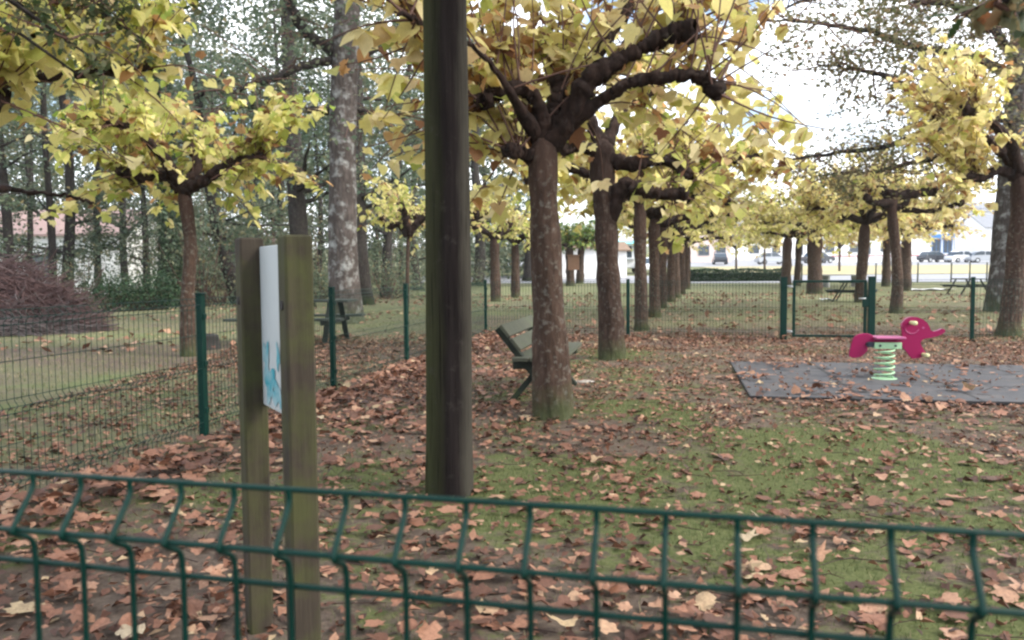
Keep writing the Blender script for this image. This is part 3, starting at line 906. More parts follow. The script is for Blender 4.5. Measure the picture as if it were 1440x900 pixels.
br_ = ground(1418, 473); Yr = br_[1]; kr = Yr / FPX
ROW3 = 'yellow plane trees on the grass towards the road'
plane_tree(br_, [(0, 0, -.1)] + px_path(br_, Yr, [(1418, 468), (1427, 400), (1433, 330), (1436, 290), (1434, 240)]),
           np.array([22, 17, 14, 13, 13, 14]) * kr,
           [(px_path(br_, Yr, [(1434, 250), (1405, 240, -.1), (1378, 250, -.2), (1350, 246, -.3)]), [.1, .075, .06, .06]),
            (px_path(br_, Yr, [(1434, 245), (1400, 205, .2), (1350, 180, .5), (1310, 165, .8)]), [.1, .075, .06, .06]),
            (px_path(br_, Yr, [(1434, 245), (1420, 200, -.5), (1390, 170, -1.0), (1350, 150, -1.3)]), [.1, .075, .06, .06]),
            (px_path(br_, Yr, [(1434, 245), (1480, 220, .2), (1530, 210, .3)]), [.1, .075, .06])],
           15, 'leaning reddish plane tree in front of the big grey oak, leaves pale yellow', ROW3, shoots=36, leaf=.142, tint=(.55, .14))

bg = ground(1260, 441); Yg = bg[1]; kg = Yg / FPX
plane_tree(bg, [(0, 0, -.1)] + px_path(bg, Yg, [(1260, 437), (1262, 400), (1259, 340), (1254, 300), (1253, 266)]),
           np.array([10.5, 9, 7.5, 7, 7, 7.5]) * kg,
           [(px_path(bg, Yg, [(1253, 275), (1235, 266), (1207, 264)]), [.13, .11, .1]),
            (px_path(bg, Yg, [(1254, 275), (1285, 273), (1317, 268)]), [.13, .11, .1]),
            (px_path(bg, Yg, [(1257, 292), (1273, 287), (1275, 268)]), [.09, .08, .08]),
            (px_path(bg, Yg, [(1253, 285), (1228, 284, -.5), (1218, 276, -.8)]), [.11, .09, .09])],
           16, 'plane tree with level twin arms like a T, standing past the gate', ROW3, shoots=9, leaf=.19, tint=(.6, .15), tpl=KITE, shoot_len=(.5, 1.0))


def auto_limbs(rs, h, n, reach=1.5):
    out = []; a0 = rs.rand() * 6
    for i in range(n):
        a = a0 + i * 2 * PI / n + rs.randn() * .3; R = reach * rs.uniform(.75, 1.2); d = np.array([math.cos(a), math.sin(a), 0])
        z1 = rs.uniform(.25, .6)
        out.append(([np.array([0, 0, h - .08]), d * R * .35 + U * (h + z1 * .6), d * R * .7 + U * (h + z1 * .9 + rs.randn() * .08), d * R + U * (h + z1 + rs.randn() * .15)], [.12, .09, .075, .085]))
    return out


def auto_tree(px, Y, h, r, seed, label, group, **kw):
    x = gx(px, Y); rs = np.random.RandomState(seed)
    lean = rs.randn(2) * .08
    tp = [(0, 0, -.15), (0, 0, .15), (lean[0] * .4, lean[1] * .4, h * .5), (lean[0], lean[1], h)]
    lb = auto_limbs(rs, h, kw.pop('limbs', 5), kw.pop('reach', 1.5))
    for q, _ in lb:
        for z in range(len(q)): q[z] = q[z] + np.array([lean[0], lean[1], 0])
    kw.setdefault('tpl', KITE); kw.setdefault('leaf', .2); kw.setdefault('shoots', 14); kw.setdefault('sides', 12)
    return plane_tree(np.array([x, Y, float(hz(x, Y))]), tp, [r * 1.5, r * 1.15, r, r * 1.05], lb, seed, label, group, **kw)


for k, (px, Y, h, r, lab) in enumerate((
        (902, 16.3, 2.75, .125, 'third plane tree of the row, pale trunk just past the back fence'),
        (920.5, 21.2, 2.75, .14, 'fourth plane tree of the row, first one behind the pale trunk'),
        (931, 26.2, 2.8, .14, 'fifth plane tree of the row, in the middle of the line of trunks'),
        (943, 31.3, 2.8, .16, 'sixth plane tree of the row, beyond the middle of the line'),
        (951.5, 36.4, 2.8, .17, 'seventh plane tree of the row, third from its far end'),
        (959, 42, 2.8, .17, 'second to last plane tree of the row, near the hedge'),
        (966, 48.5, 2.8, .18, 'last plane tree of the row, against the end of the hedge'))):
    auto_tree(px, Y, h, r, 40 + k, lab, ROW, tint=(.52, .16), shoots=22 if k < 3 else 18, tpl=HEART if k < 2 else KITE, reach=2.2, shoot_len=(.9, 1.9), back=.5)
auto_tree(697, 33.5, 2.7, .2, 61, 'plane tree with leaning trunk right beside the dark wooden pole', ROW2, tint=(.35, .16))
auto_tree(725, 38.5, 2.7, .2, 62, 'straight plane tree between the dark pole and the nearest trunk', ROW2, tint=(.38, .16))
auto_tree(630, 27.5, 2.7, .17, 63, 'plane tree almost hidden by the dark wooden pole, yellow-green leaves showing', ROW2, tint=(.4, .16), reach=1.9)
auto_tree(572, 23.5, 2.4, .055, 64, 'young thin-stemmed plane tree with a sparse crown, on the woods side of the pole', ROW2, tint=(.42, .18), shoots=9, reach=.9, limbs=4)
auto_tree(802, 54, 2.7, .27, 65, 'green-leaved plane tree with a brown box on its trunk, by the white building', ROW2, leafmat='leaf_green', tint=(.45, .2), leaf=.28, reach=1.9, shoots=20)
auto_tree(815.5, 58, 2.7, .25, 66, 'green-leaved plane tree with wide foot, just behind the boxed one', ROW2, leafmat='leaf_green', tint=(.45, .2), leaf=.28, reach=1.9, shoots=20)
for k, (px, Y, h, r, lab, t) in enumerate((
        (1210, 29.6, 3.0, .19, 'plane tree with low twin fork, standing at the picnic table by the gate', .55),
        (1146, 40.5, 3.3, .34, 'stout plane tree with a broad foot and heavy boughs, behind the gate hinge', .48),
        (1105, 50, 3.2, .28, 'dark-trunked plane tree at the free end of the clipped hedge', .5),
        (1121, 52, 3.2, .2, 'plane tree with straight brown stem between the hedge and the stout tree', .55),
        (1246, 50, 3.2, .24, 'thin dark plane tree behind the T-shaped one, near the road', .6),
        (1275, 44, 3.2, .24, 'grey-stemmed plane tree nearest the roadside stakes, leaves turned brown', .72))):
    auto_tree(px, Y, h, r, 80 + k, lab, ROW3, tint=(t, .13), leaf=.25, reach=2.7, limbs=6, shoots=34, shoot_len=(1.2, 2.7), lpm=9)
for k, (px, Y) in enumerate(((1035, 75), (1075, 80), (1180, 78))):
    auto_tree(px, Y, 2.4, .1, 90 + k, ['young street tree with thin grey stem behind the hedge', 'young street tree behind the far end of the hedge', 'young yellow street tree across the road behind the stakes'][k], 'young street trees along the road', tint=(.5, .15), leaf=.3, reach=1.3, limbs=4, shoots=10)

# ------------------------------------------------------------------ tall woodland trees
def tall_mesh(seed, H, r, leafn, low, leafsize, spread, lean=0.0, tpl=KITE, tint=(.45, .22), nb=16):
    """trunk, boughs and leafy sprays of a tall tree; returns trunk mesh and crown mesh"""
    rs = np.random.RandomState(seed)
    tr = MB(); n = 26
    zz = np.linspace(-.2, H, n)
    P = np.stack([lean * zz + .12 * np.sin(zz * .5 + seed), .1 * np.sin(zz * .43 + seed * 2), zz], 1); P[:, :2] -= P[0, :2]
    R = np.interp(zz, [0, .5, 2, H * .6, H], [r * 1.5, r * 1.15, r, r * .62, r * .12])
    tr.tube(P, R, 12, .06, seed, freq=1.2)
    cr = MB(); C = []
    for b_ in range(nb):
        z0 = rs.uniform(low, H * .96); a = rs.rand() * 6.28
        p0 = np.array([np.interp(z0, zz, P[:, 0]), np.interp(z0, zz, P[:, 1]), z0])
        L = spread * rs.uniform(.5, 1.1) * (1 - .4 * z0 / H); d = np.array([math.cos(a), math.sin(a), rs.uniform(-.05, .7)])
        tt = np.linspace(0, 1, 8)
        Q = p0 + d * (tt * L)[:, None] + np.cumsum(rs.randn(8, 3) * .06 * L * .3, 0); Q[0] = p0
        rb = np.interp(z0, zz, R)
        tr.tube(Q, np.linspace(min(rb * .5, .09), .012, 8), 6, .1, seed + b_, caps=False)
        for s in range(5):
            t = rs.uniform(.3, 1.05); ix = min(7, int(t * 7)); C.append((Q[ix] + rs.randn(3) * .3 * spread * .35, rs.uniform(.35, .8) * spread * .35))
            q = Q[ix]; e = C[-1][0]
            tr.tube(np.linspace(q, e, 4) + rs.randn(4, 3) * .03, np.linspace(.012, .005, 4), 4, caps=False)
    per = max(1, leafn // len(C))
    for c, R_ in C:
        g = rs.randn(per, 3) * [1, 1, .55] * R_ * .62 + c
        h = rs.randn(per, 3); h[:, 2] = -abs(h[:, 2]) * .5
        nn = rs.randn(per, 3) * .7 + U
        cr.leaves(g, h, nn, leafsize * rs.uniform(.6, 1.3, per), np.clip(rs.normal(tint[0], tint[1], per) + rs.randn() * .12, 0, 1), tpl, 0, rs.uniform(.4, 1.6, per))
    return tr, cr


VAR = []
for s, (H, r, ln, low, ls, spd, lean) in enumerate(((15, .17, 2900, 1.8, .17, 2.6, .0), (17, .22, 3100, 3.0, .17, 3.0, .02), (13, .14, 2500, 1.2, .16, 2.3, -.03), (16, .2, 2900, 2.2, .17, 2.8, .09), (12, .13, 2400, 1.0, .16, 2.2, -.1))):
    a, b = tall_mesh(100 + s, H, r, ln, low, ls, spd, lean)
    VAR.append((a.build('trunk', M['bark_dark'], mesh_only=True), b.build('crown', M['leaf_wood'], mesh_only=True), r))


def wood_tree(px, Y, r, v, label, rz, sz=1.0, mat=None):
    x = gx(px, Y)
    root = empty('woodland_tree', (x, Y, float(hz(x, Y))), label, 'tree', 'dark trunked trees of the woods')
    tm, cm, r0 = VAR[v]
    t = child('trunk', tm, root, (0, 0, 0), rz); t.scale = (r / r0, r / r0, sz)
    c = child('crown', cm, root, (0, 0, 0), rz); c.scale = (1.15, 1.15, sz)
    return root


WOODS = [(14, 33, .17, 0, 'dark woodland trunk rising directly out of the top of the brush pile'),
         (38, 41, .13, 2, 'thin woodland tree behind the brush pile, before the pink roof'),
         (72, 34, .13, 1, 'straight slim woodland tree behind the peak of the brush pile'),
         (92, 35, .19, 0, 'thicker forked woodland tree beside the slope of the brush pile'),
         (140, 36, .13, 2, 'slim black woodland tree before the pale house wall, above the dark bushes'),
         (178, 43, .15, 1, 'slender woodland tree behind the dark bushes'),
         (205, 41, .14, 0, 'slender woodland tree next to the ivy-clad trunk'),
         (288, 40, .22, 4, 'leaning woodland tree behind the slim reddish plane tree'),
         (340, 34, .24, 4, 'leaning dark woodland tree right behind the sign posts'),
         (366, 43, .15, 2, 'thin woodland tree seen in the gap of the sign posts'),
         (396, 44, .17, 1, 'woodland tree a little beyond the taller sign post'),
         (424, 30, .30, 1, 'bold straight black woodland trunk between the sign and the grey tree'),
         (447, 50, .15, 0, 'distant woodland tree close by the grey-barked giant'),
         (512, 31, .26, 1, 'dark woodland trunk right behind the grey-barked giant'),
         (542, 40, .2, 3, 'woodland tree leaning towards the dark wooden pole'),
         (588, 50, .2, 0, 'woodland tree behind the far small picnic table'),
         (672, 56, .3, 1, 'far woodland tree just past the dark wooden pole'),
         (742, 62, .3, 3, 'far woodland tree beyond the nearest plane trunk'),
         (-40, 30, .2, 3, 'woodland tree whose branches enter beside the brush pile'),
         (-90, 26, .2, 0, 'woodland tree beyond the brush pile, seen only by its outer leaves')]
rr = random.Random(4)
for px, Y, r, v, lab in WOODS: wood_tree(px, Y, r * 1.2, v, lab, rr.uniform(0, 6.28) if v not in (3, 4) else rr.uniform(-.5, .5), rr.uniform(.9, 1.1))
for px, Y in ((-20, 55), (55, 52), (110, 56), (165, 54), (225, 50), (262, 58), (312, 52), (350, 60), (385, 55), (425, 62), (470, 56), (500, 50), (530, 60), (565, 66), (610, 60), (640, 70), (690, 72), (-60, 46), (250, 66), (150, 68)):
    wood_tree(px, Y, rr.uniform(.12, .2), rr.randrange(3), 'one of the indistinct slender trees deepest in the grey-green woods', rr.uniform(0, 6.28), rr.uniform(.85, 1.1))

# ivy-clad trunk
x = gx(238, 31); root = empty('ivy_tree', (x, 31, 0), 'black ivy-covered trunk behind the slim reddish plane tree', 'tree')
rs = np.random.RandomState(9)
mb = MB(); zz = np.linspace(-.2, 14, 30); mb.tube(np.stack([.08 * np.sin(zz * .5), 0 * zz, zz], 1), np.interp(zz, [0, .5, 14], [.5, .34, .12]), 12, .08, 2); mb.build('trunk', M['bark_dark'], root)
mb = MB(); n = 5200; z = rs.uniform(.0, 9, n); th = rs.rand(n) * 6.28; R = np.interp(z, [0, .5, 9], [.5, .36, .25]) + np.abs(rs.randn(n)) * .06
mb.leaves(np.stack([R * np.cos(th) + .08 * np.sin(z * .5), R * np.sin(th), z], 1), np.stack([rs.randn(n) * .5, rs.randn(n) * .5, -np.ones(n)], 1), np.stack([np.cos(th), np.sin(th), .3 + 0 * th], 1) + rs.randn(n, 3) * .3, rs.uniform(.1, .2, n), rs.rand(n), KITE)
mb.build('ivy', M['leaf_ivy'], root)
mb = MB()
for c in range(60):
    cc = np.array([rs.randn() * 1.6, rs.randn() * 1.6, rs.uniform(6.5, 14)]); q = rs.randn(70, 3) * .4 + cc
    mb.leaves(q, rs.randn(70, 3), rs.randn(70, 3) * .7 + U, rs.uniform(.1, .2, 70), np.clip(rs.normal(.3, .2, 70), 0, 1), KITE)
mb.build('crown', M['leaf_wood'], root)

# grey-barked giant behind the picnic table
YB = 19.5; xb = gx(485, YB); base = np.array([xb, YB, 0])
root = empty('woodland_tree', base, 'grey-barked giant woodland tree with lichen, behind the picnic table', 'tree')
mb = MB(); tp = [(0, 0, -.2)] + px_path(base, YB, [(487, 450), (484, 400), (482, 300), (482, 200), (485, 100), (488, 0), (490, -200), (480, -420)])
mb.tube(smooth_path(tp, 40), interp(np.array([30, 25, 21, 19.5, 19, 18, 17, 14, 8]) * YB / FPX, 40), 20, .05, 4, freq=1.0)
mb.build('trunk', M['bark_grey'], root)
BR = [([(478, 80), (445, 55, -.2), (425, 40, -.3), (410, 5, -.5), (400, -60, -.8)], [.16, .14, .12, .11, .07]),
      ([(478, 82), (430, 92, -.3), (390, 108, -.6), (350, 120, -.8), (325, 132, -1.0)], [.12, .10, .085, .06, .03]),
      ([(478, 158), (430, 154, .2), (390, 150, .3), (340, 152, .4), (300, 158, .6)], [.10, .09, .08, .06, .03]),
      ([(490, 90), (530, 70, .4), (570, 30, .6), (600, -20, 1)], [.1, .08, .06, .04]),
      ([(490, 150), (520, 160, .4), (550, 172, .6)], [.06, .04, .02])]
cr = MB(); rs = np.random.RandomState(21)
for i_, (pts, r) in enumerate(BR):
    Q = smooth_path(px_path(base, YB, pts), 26); mb = MB(); mb.tube(Q + rs.randn(26, 3) * .02, interp(r, 26), 10, .1, i_, freq=3); mb.build('limb', M['bark_dark'], root)
    for s in range(26):
        q = Q[rs.randint(6, 26)]; e = q + rs.randn(3) * [.7, .7, .45]
        cr.tube(np.linspace(q, e, 5) + rs.randn(5, 3) * .04, np.linspace(.02, .006, 5), 4, mat=1, caps=False)
        n = 26; g_ = e + rs.randn(n, 3) * .28
        cr.leaves(g_, rs.randn(n, 3) * [1, 1, .4], rs.randn(n, 3) * .6 + U, rs.uniform(.09, .17, n), np.clip(rs.normal(.55, .2, n), 0, 1), KITE)
for c in range(90):
    cc = base * 0 + [rs.randn() * 2.2, rs.randn() * 2.0, rs.uniform(6.3, 15)]; n = 50
    cr.leaves(cc + rs.randn(n, 3) * .4, rs.randn(n, 3), rs.randn(n, 3) * .6 + U, rs.uniform(.1, .18, n), np.clip(rs.normal(.5, .2, n), 0, 1), KITE)
cr.build('crown', [M['leaf_wood'], M['twig']], root)

# big grey oak by the road side, spreading boughs
YO = 22.5; base = np.array([gx(1414, YO), YO, 0])
root = empty('oak_tree', base, 'big grey-trunked oak behind the leaning plane tree, thin boughs reaching over the gate', 'tree', 'oaks with small olive leaves')
mb = MB(); tp = [(0, 0, -.2)] + px_path(base, YO, [(1413, 435), (1416, 390), (1421, 320), (1426, 250), (1432, 150), (1438, 50), (1445, -100)])
mb.tube(smooth_path(tp, 34), interp(np.array([33, 27, 23, 21, 20, 18, 15, 11]) * YO / FPX, 34), 20, .05, 6, freq=1.0); mb.build('trunk', M['bark_grey'], root)
BR = [([(1428, 170), (1380, 160, -1), (1330, 150, -2), (1285, 120, -2.5), (1230, 95, -3), (1165, 86, -3.4)], [.16, .12, .10, .08, .05, .02]),
      ([(1426, 215), (1370, 190, .5), (1300, 185, 1), (1240, 202, 1.4), (1170, 212, 1.8), (1100, 222, 2)], [.15, .12, .1, .08, .06, .025]),
      ([(1428, 205), (1360, 210, 1.5), (1290, 225, 2.2), (1220, 240, 2.8), (1150, 248, 3.2)], [.12, .1, .08, .05, .02]),
      ([(1432, 120), (1380, 80, -.5), (1310, 70, -1), (1230, 40, -1.5), (1150, 30, -2), (1080, 20, -2.2)], [.15, .12, .09, .07, .05, .02]),
      ([(1434, 90), (1380, 30, .5), (1300, 0, 1), (1220, -10, 1), (1140, -5, 1.2), (1060, 25, 1.4)], [.14, .11, .08, .06, .05, .02]),
      ([(1434, 100), (1400, 50, -2), (1340, 20, -3.5), (1270, 10, -4.5)], [.14, .1, .07, .03])]
cr = MB(); rs = np.random.RandomState(33)
for i_, (pts, r) in enumerate(BR):
    Q = smooth_path(px_path(base, YO, pts), 36); Q[4:] += np.cumsum(rs.randn(32, 3) * .05, 0) * .5
    mb = MB(); mb.tube(Q, interp(r, 36), 8, .08, i_ + 50, freq=2); mb.build('limb', M['bark_dark'], root)
    for s in range(44):
        ix = rs.randint(8, 36); q = Q[ix]; e = q + rs.randn(3) * [.9, .8, .55]
        cr.tube(smooth_path([q, (q + e) / 2 + rs.randn(3) * .15, e], 6), np.linspace(.022, .005, 6), 4, mat=1, caps=False)
        for w in range(3):
            e2 = e + rs.randn(3) * [.4, .4, .25]
            cr.tube(np.linspace(e, e2, 3), np.linspace(.008, .004, 3), 3, mat=1, caps=False)
            n = rs.randint(14, 34); g_ = e2 + rs.randn(n, 3) * [.26, .26, .16]
            cr.leaves(g_, rs.randn(n, 3) * [1, 1, .5], rs.randn(n, 3) * .7 + U, rs.uniform(.08, .15, n), np.clip(rs.normal(.5, .2, n), 0, 1), KITE)
cr.build('crown', [M['leaf_oak'], M['twig']], root)


# two oaks whose trunks stand outside the picture but whose sprays hang into it
def near_oak(base, tips, seed, label, leaf, nper, mats='leaf_oak', tint=(.3, .2), spread=.35, hang=3, trunk_h=5.5, r=.25, canopy=0):
    rs = np.random.RandomState(seed); base = np.array(base, float)
    root = empty('oak_tree', base, label, 'tree', 'oaks with small olive leaves')
    mb = MB(); mb.tube(smooth_path([(0, 0, -.2), (.05, 0, 1.5), (0, .05, 3.5), (.05, 0, trunk_h)], 20), interp([r * 1.4, r, r * .9, r * .6], 20), 16, .06, seed); mb.build('trunk', M['bark_grey'], root)
    cr = MB()
    for i_, tip in enumerate(tips):
        tip = np.array(tip, float) - base; s0 = np.array([0, 0, trunk_h * .75])
        mid = (s0 + tip) / 2 + U * .5
        Q = smooth_path([s0, mid, tip], 16); mb = MB(); mb.tube(Q, interp([.07, .03, .006], 16), 8, .08, i_); mb.build('limb', M['bark_dark'], root)
        for s in range(hang):
            q = Q[rs.randint(11, 16)] if s else Q[-1]; e = q + rs.randn(3) * spread * [1, 1, .6]
            cr.tube(np.linspace(q, e, 4) + rs.randn(4, 3) * .01, np.linspace(.007, .002, 4), 4, mat=1, caps=False)
            n = nper; t = rs.rand(n)[:, None]; g_ = q * (1 - t) + e * t + rs.randn(n, 3) * spread * .22
            cr.leaves(g_, rs.randn(n, 3) * [1, 1, .5] - U * .3, rs.randn(n, 3) * .7 + U, leaf * rs.uniform(.6, 1.2, n), np.clip(rs.normal(tint[0], tint[1], n), 0, 1), OAK, 0, rs.uniform(.5, 1.8, n))
    for c in range(canopy):  # unseen crown overhead, added to shade the near ground
        a = rs.rand() * 6.28; u = math.sqrt(rs.rand()); cc = np.array([6.5 * u * math.cos(a), 6.5 * u * math.sin(a) + .6, 0]); cc[2] = 6.2 + 4.5 * (1 - u * u) * rs.rand() + rs.rand()
        cr.tube(smooth_path([(0, 0, trunk_h * .95), cc * [.5, .5, .8] + [0, 0, 1], cc], 8), np.linspace(.06, .01, 8), 5, mat=1, caps=False)
        n = 60; cr.leaves(cc + rs.randn(n, 3) * [.6, .6, .35], rs.randn(n, 3), rs.randn(n, 3) * .6 + U, rs.uniform(.12, .2, n), np.clip(rs.normal(tint[0], tint[1], n), 0, 1), KITE)
    cr.build('crown', [M[mats], M['twig']], root)


OAK = half([(.10, .08), (.20, .18), (.14, .28), (.28, .40), (.18, .50), (.30, .64), (.18, .74), (.16, .9)], [0, .5, 1.0])
near_oak((-6.2, 3.2, 0), [at(50, 20, 4.8), at(95, 55, 4.5), at(135, 85, 4.6), at(175, 30, 5), at(110, 105, 4.4), at(200, 55, 5), at(70, -20, 4.8), at(150, -5, 4.8), at(250, -10, 5.2)], 5,
         'oak whose dark green sprays hang before pale plane leaves above the brush pile', .055, 34, tint=(.2, .25), spread=.22, hang=6)
near_oak((2.6, -.6, 0), [at(1432, 2, 1.5), at(1412, 4, 1.45), at(1446, 36, 1.6)], 6,
         'oak whose blurred close spray of green and russet leaves enters above the elephant', .048, 20, tint=(.38, .4), spread=.05, hang=4, r=.2, canopy=150)

# ------------------------------------------------------------------ brush pile, bushes, hedge
def brush(mb, n, cx, cy, rx, ry, h, rs, mat, zlo=0, zhi=1, r=.012):
    for k in range(n):
        a = rs.rand() * 6.28; u = math.sqrt(rs.rand()) * .95
        z = h * (1 - u ** 1.6) * rs.uniform(zlo, zhi) + .05
        c = np.array([cx + rx * u * math.cos(a), cy + ry * u * math.sin(a), z])
        th = rs.normal(0, .95) + (PI if rs.rand() < .5 else 0); d = np.array([math.cos(th), math.sin(th) * .7, rs.normal(0, .42)])
        L = rs.uniform(.5, 1.5); t = np.linspace(-.5, .5, 5)
        P = c + d * (t * L)[:, None] + np.array([0, 0, -.25 * L]) * (t ** 2)[:, None] + rs.randn(5, 3) * .03
        P[:, 2] = np.maximum(P[:, 2], .02)
        mb.tube(P, np.linspace(r, r * .35, 5) * rs.uniform(.6, 1.5), 4, mat=mat, caps=False)


rs = np.random.RandomState(77)
Yp = 17.5
pile = empty('brush_pile', (gx(0, Yp), Yp, 0), 'heap of red-brown cut twigs on the grass at the edge of the woods', 'brush pile')
mb = MB(); brush(mb, 3000, .2, 0, 1.7, 1.2, 1.6, rs, 0, .3, 1.0, .010); brush(mb, 500, 1.1, -.1, 1.0, .7, .7, rs, 0, .5, 1, .008); brush(mb, 300, -.2, 0, 1.5, 1, 1.7, rs, 1, .3, 1, .008)
mb.build('red_twigs', [M['brush_red'], M['brush_grey']], pile).name = 'red_twig_layer'
mb = MB(); brush(mb, 1500, .1, -.35, 2.0, 1.4, .7, rs, 0, 0, 1, .01); brush(mb, 60, .1, -.2, 1.7, 1.0, 1.6, rs, 0, .6, 1.15, .014)
mb.build('grey_twigs', M['brush_grey'], pile).name = 'grey_twig_layer'


def bush(name, loc, rx, ry, h, n, leaf, mat, seed, label, cat, group=None, tint=(.5, .25)):
    rs = np.random.RandomState(seed); root = empty(name, loc, label, cat, group)
    st_ = MB(); lf = MB()
    for c in range(24):
        a = rs.rand() * 6.28; u = math.sqrt(rs.rand()); e = np.array([rx * u * math.cos(a), ry * u * math.sin(a), h * (1 - .5 * u * u) * rs.uniform(.35, 1)])
        st_.tube(smooth_path([(e[0] * .2, e[1] * .2, -.05), e * [.6, .6, .5], e], 6), np.linspace(.02, .006, 6), 5, caps=False)
        k = n // 24; q = e + rs.randn(k, 3) * [.28 * rx, .28 * ry, .2 * h]; q[:, 2] = np.maximum(q[:, 2], .03)
        lf.leaves(q, rs.randn(k, 3), rs.randn(k, 3) * .6 + U, leaf * rs.uniform(.6, 1.3, k), np.clip(rs.normal(tint[0], tint[1], k), 0, 1), KITE)
    st_.build('stem', M['twig'], root); lf.build('foliage', M[mat], root)
    return root


for k, (px, Y, rx, h, lab, mt) in enumerate((
        (150, 27, 1.1, 1.0, 'low dark bush touching the toe of the brush pile', 'leaf_hedge'),
        (190, 27.5, 1.3, 1.15, 'broad dark bush midway between brush pile and ivy trunk', 'leaf_hedge'),
        (222, 28, .9, 1.2, 'dark bush at the foot of the ivy trunk', 'leaf_hedge'),
        (385, 33, 1.5, 1.4, 'bush at the wood edge behind the sign posts', 'leaf_wood'),
        (310, 35, 1.6, 2.6, 'tall loose bush behind the slim reddish plane tree', 'leaf_wood'),
        (445, 36, 1.3, 1.6, 'bush between the black trunk and the grey giant', 'leaf_wood'),
        (545, 38, 1.7, 1.9, 'bush at the wood edge near the dark wooden pole', 'leaf_wood'),
        (120, 33, 1.6, 2.4, 'tall loose bush behind the brush pile', 'leaf_wood'),
        (640, 52, 2.2, 2.2, 'far bush just behind the dark wooden pole', 'leaf_wood'),
        (20, 34, 2.0, 2.6, 'tall loose bush hidden behind the top of the brush pile', 'leaf_wood'))):
    bush('bush', (gx(px, Y), Y, 0), rx, rx * .7, h, 2000, .11 if mt == 'leaf_wood' else .09, mt, 200 + k, lab, 'bush', 'bushes along the wood edge')
for k, (px, Y, h) in enumerate(((-40, 38, 6.5), (285, 31, 5), (275, 36, 6), (335, 38, 6.5), (385, 40, 6), (460, 42, 6), (545, 45, 6), (215, 40, 6), (250, 45, 6), (620, 58, 6))):
    bush('sapling', (gx(px, Y), Y, 0), 1.9, 1.6, h, 1700, .15, 'leaf_wood', 230 + k, 'one of the leafy grey-green saplings filling the woods', 'tree', 'saplings in the woods', (.55, .22))

# clipped hedge
x0, x1 = gx(976, 58), gx(1097, 60)
root = empty('hedge', ((x0 + x1) / 2, 59, float(hz(0, 59))), 'low clipped dark green hedge at the far end of the tree row', 'hedge')
L = x1 - x0; rs = np.random.RandomState(3)
mb = MB(); mb.box((0, 0, .33), (L - .3, .7, .66), bevel=.1); mb.build('hedge_core', M['leaf_hedge'], root)
n = 9000; q = rs.uniform(-1, 1, (n, 3)); w = rs.randint(0, 3, n); q[np.arange(n), w] = np.sign(q[np.arange(n), w]) * (1 + rs.randn(n) * .03)
q = q * [L / 2, .48, .42] + [0, 0, .42]; q[:, 2] += .05 * np.sin(q[:, 0] * 2.1); q = q[q[:, 2] > 0]; n = len(q)
mb = MB(); mb.leaves(q, rs.randn(n, 3), rs.randn(n, 3) * .6 + U, rs.uniform(.09, .17, n), rs.rand(n), KITE); mb.build('foliage', M['leaf_hedge'], root)

# the far woods: one mass behind everything on the woods side, and a thin far tree line
rs = np.random.RandomState(55)
mb = MB()
for c in range(1500):
    px = rs.uniform(-160, 760); Y = rs.uniform(60, 96); zt = rs.uniform(.5, 27) * (1 - .45 * max(0, (px - 480) / 280)); x = gx(px, Y)
    n = 70; q = rs.randn(n, 3) * [1.1, 1.1, .8] + [x, Y, hz(0, Y) + zt]
    mb.leaves(q, rs.randn(n, 3), rs.randn(n, 3) * .6 + U, rs.uniform(.26, .5, n), np.clip(rs.normal(.5, .2, n) + rs.randn() * .15, 0, 1), KITE)
tag(mb.build('woods', M['leaf_wood']), 'far grey-green mass of woodland foliage', 'woods', None, 'stuff')

# ------------------------------------------------------------------ buildings
def house(name, loc, w, d, hw, hr, wallm, roofm, wins, label, cat='house', rz=0.0, ridge='x', over=.3, frame='shutter', group=None):
    """local: front wall on y=0 facing -y, depth along +y; wins = (x, z, w, h)"""
    root = empty(name, loc, label, cat, group, rz)
    mb = MB()
    mb.box((0, d / 2, hw / 2 - .5), (w, d, hw + 1.0))
    if ridge == 'x':
        for s in (-1, 1): mb.add([(s * w / 2, 0, hw), (s * w / 2, d, hw), (s * w / 2, d / 2, hw + hr)], [(0, 1, 2)])
    else:
        for y in (0, d): mb.add([(-w / 2, y, hw), (w / 2, y, hw), (0, y, hw + hr)], [(0, 1, 2)])
    mb.build('wall', M[wallm], root)
    mb = MB(); t = .14
    if ridge == 'x':
        k = over * hr / (d / 2)
        for s in (-1, 1):
            e = np.array([0, d / 2 + s * (d / 2 + over), hw - k + .02]); r_ = np.array([0, d / 2, hw + hr + .02])
            V = [(sx * (w / 2 + over), p[1], p[2] + dz) for dz in (0, t) for p in (e, r_) for sx in (-1, 1)]
            mb.add(V, [(0, 1, 3, 2), (4, 6, 7, 5), (0, 4, 5, 1), (2, 3, 7, 6), (0, 2, 6, 4), (1, 5, 7, 3)])
    else:
        k = over * hr / (w / 2)
        for s in (-1, 1):
            e = np.array([s * (w / 2 + over), 0, hw - k + .02]); r_ = np.array([0, 0, hw + hr + .02])
            V = [(p[0], y, p[2] + dz) for dz in (0, t) for p in (e, r_) for y in (-over, d + over)]
            mb.add(V, [(0, 1, 3, 2), (4, 6, 7, 5), (0, 4, 5, 1), (2, 3, 7, 6), (0, 2, 6, 4), (1, 5, 7, 3)])
    mb.build('roof', M[roofm], root)
    for (x, z, ww, wh) in wins:
        mb = MB(); t = .09
        for sx in (-1, 1): mb.box((x + sx * (ww / 2 - t / 2), -.03, z), (t, .1, wh))
        for sz in (-1, 1): mb.box((x, -.028, z + sz * (wh / 2 - t / 2)), (ww - 2 * t, .09, t))
        mb.box((x, -.026, z), (.05, .07, wh - 2 * t))
        wo = mb.build('window', M[frame], root)
        mb = MB(); mb.box((x, -.006, z), (ww - t, .02, wh - t)); mb.build('pane', M['glass'], wo)
    return root


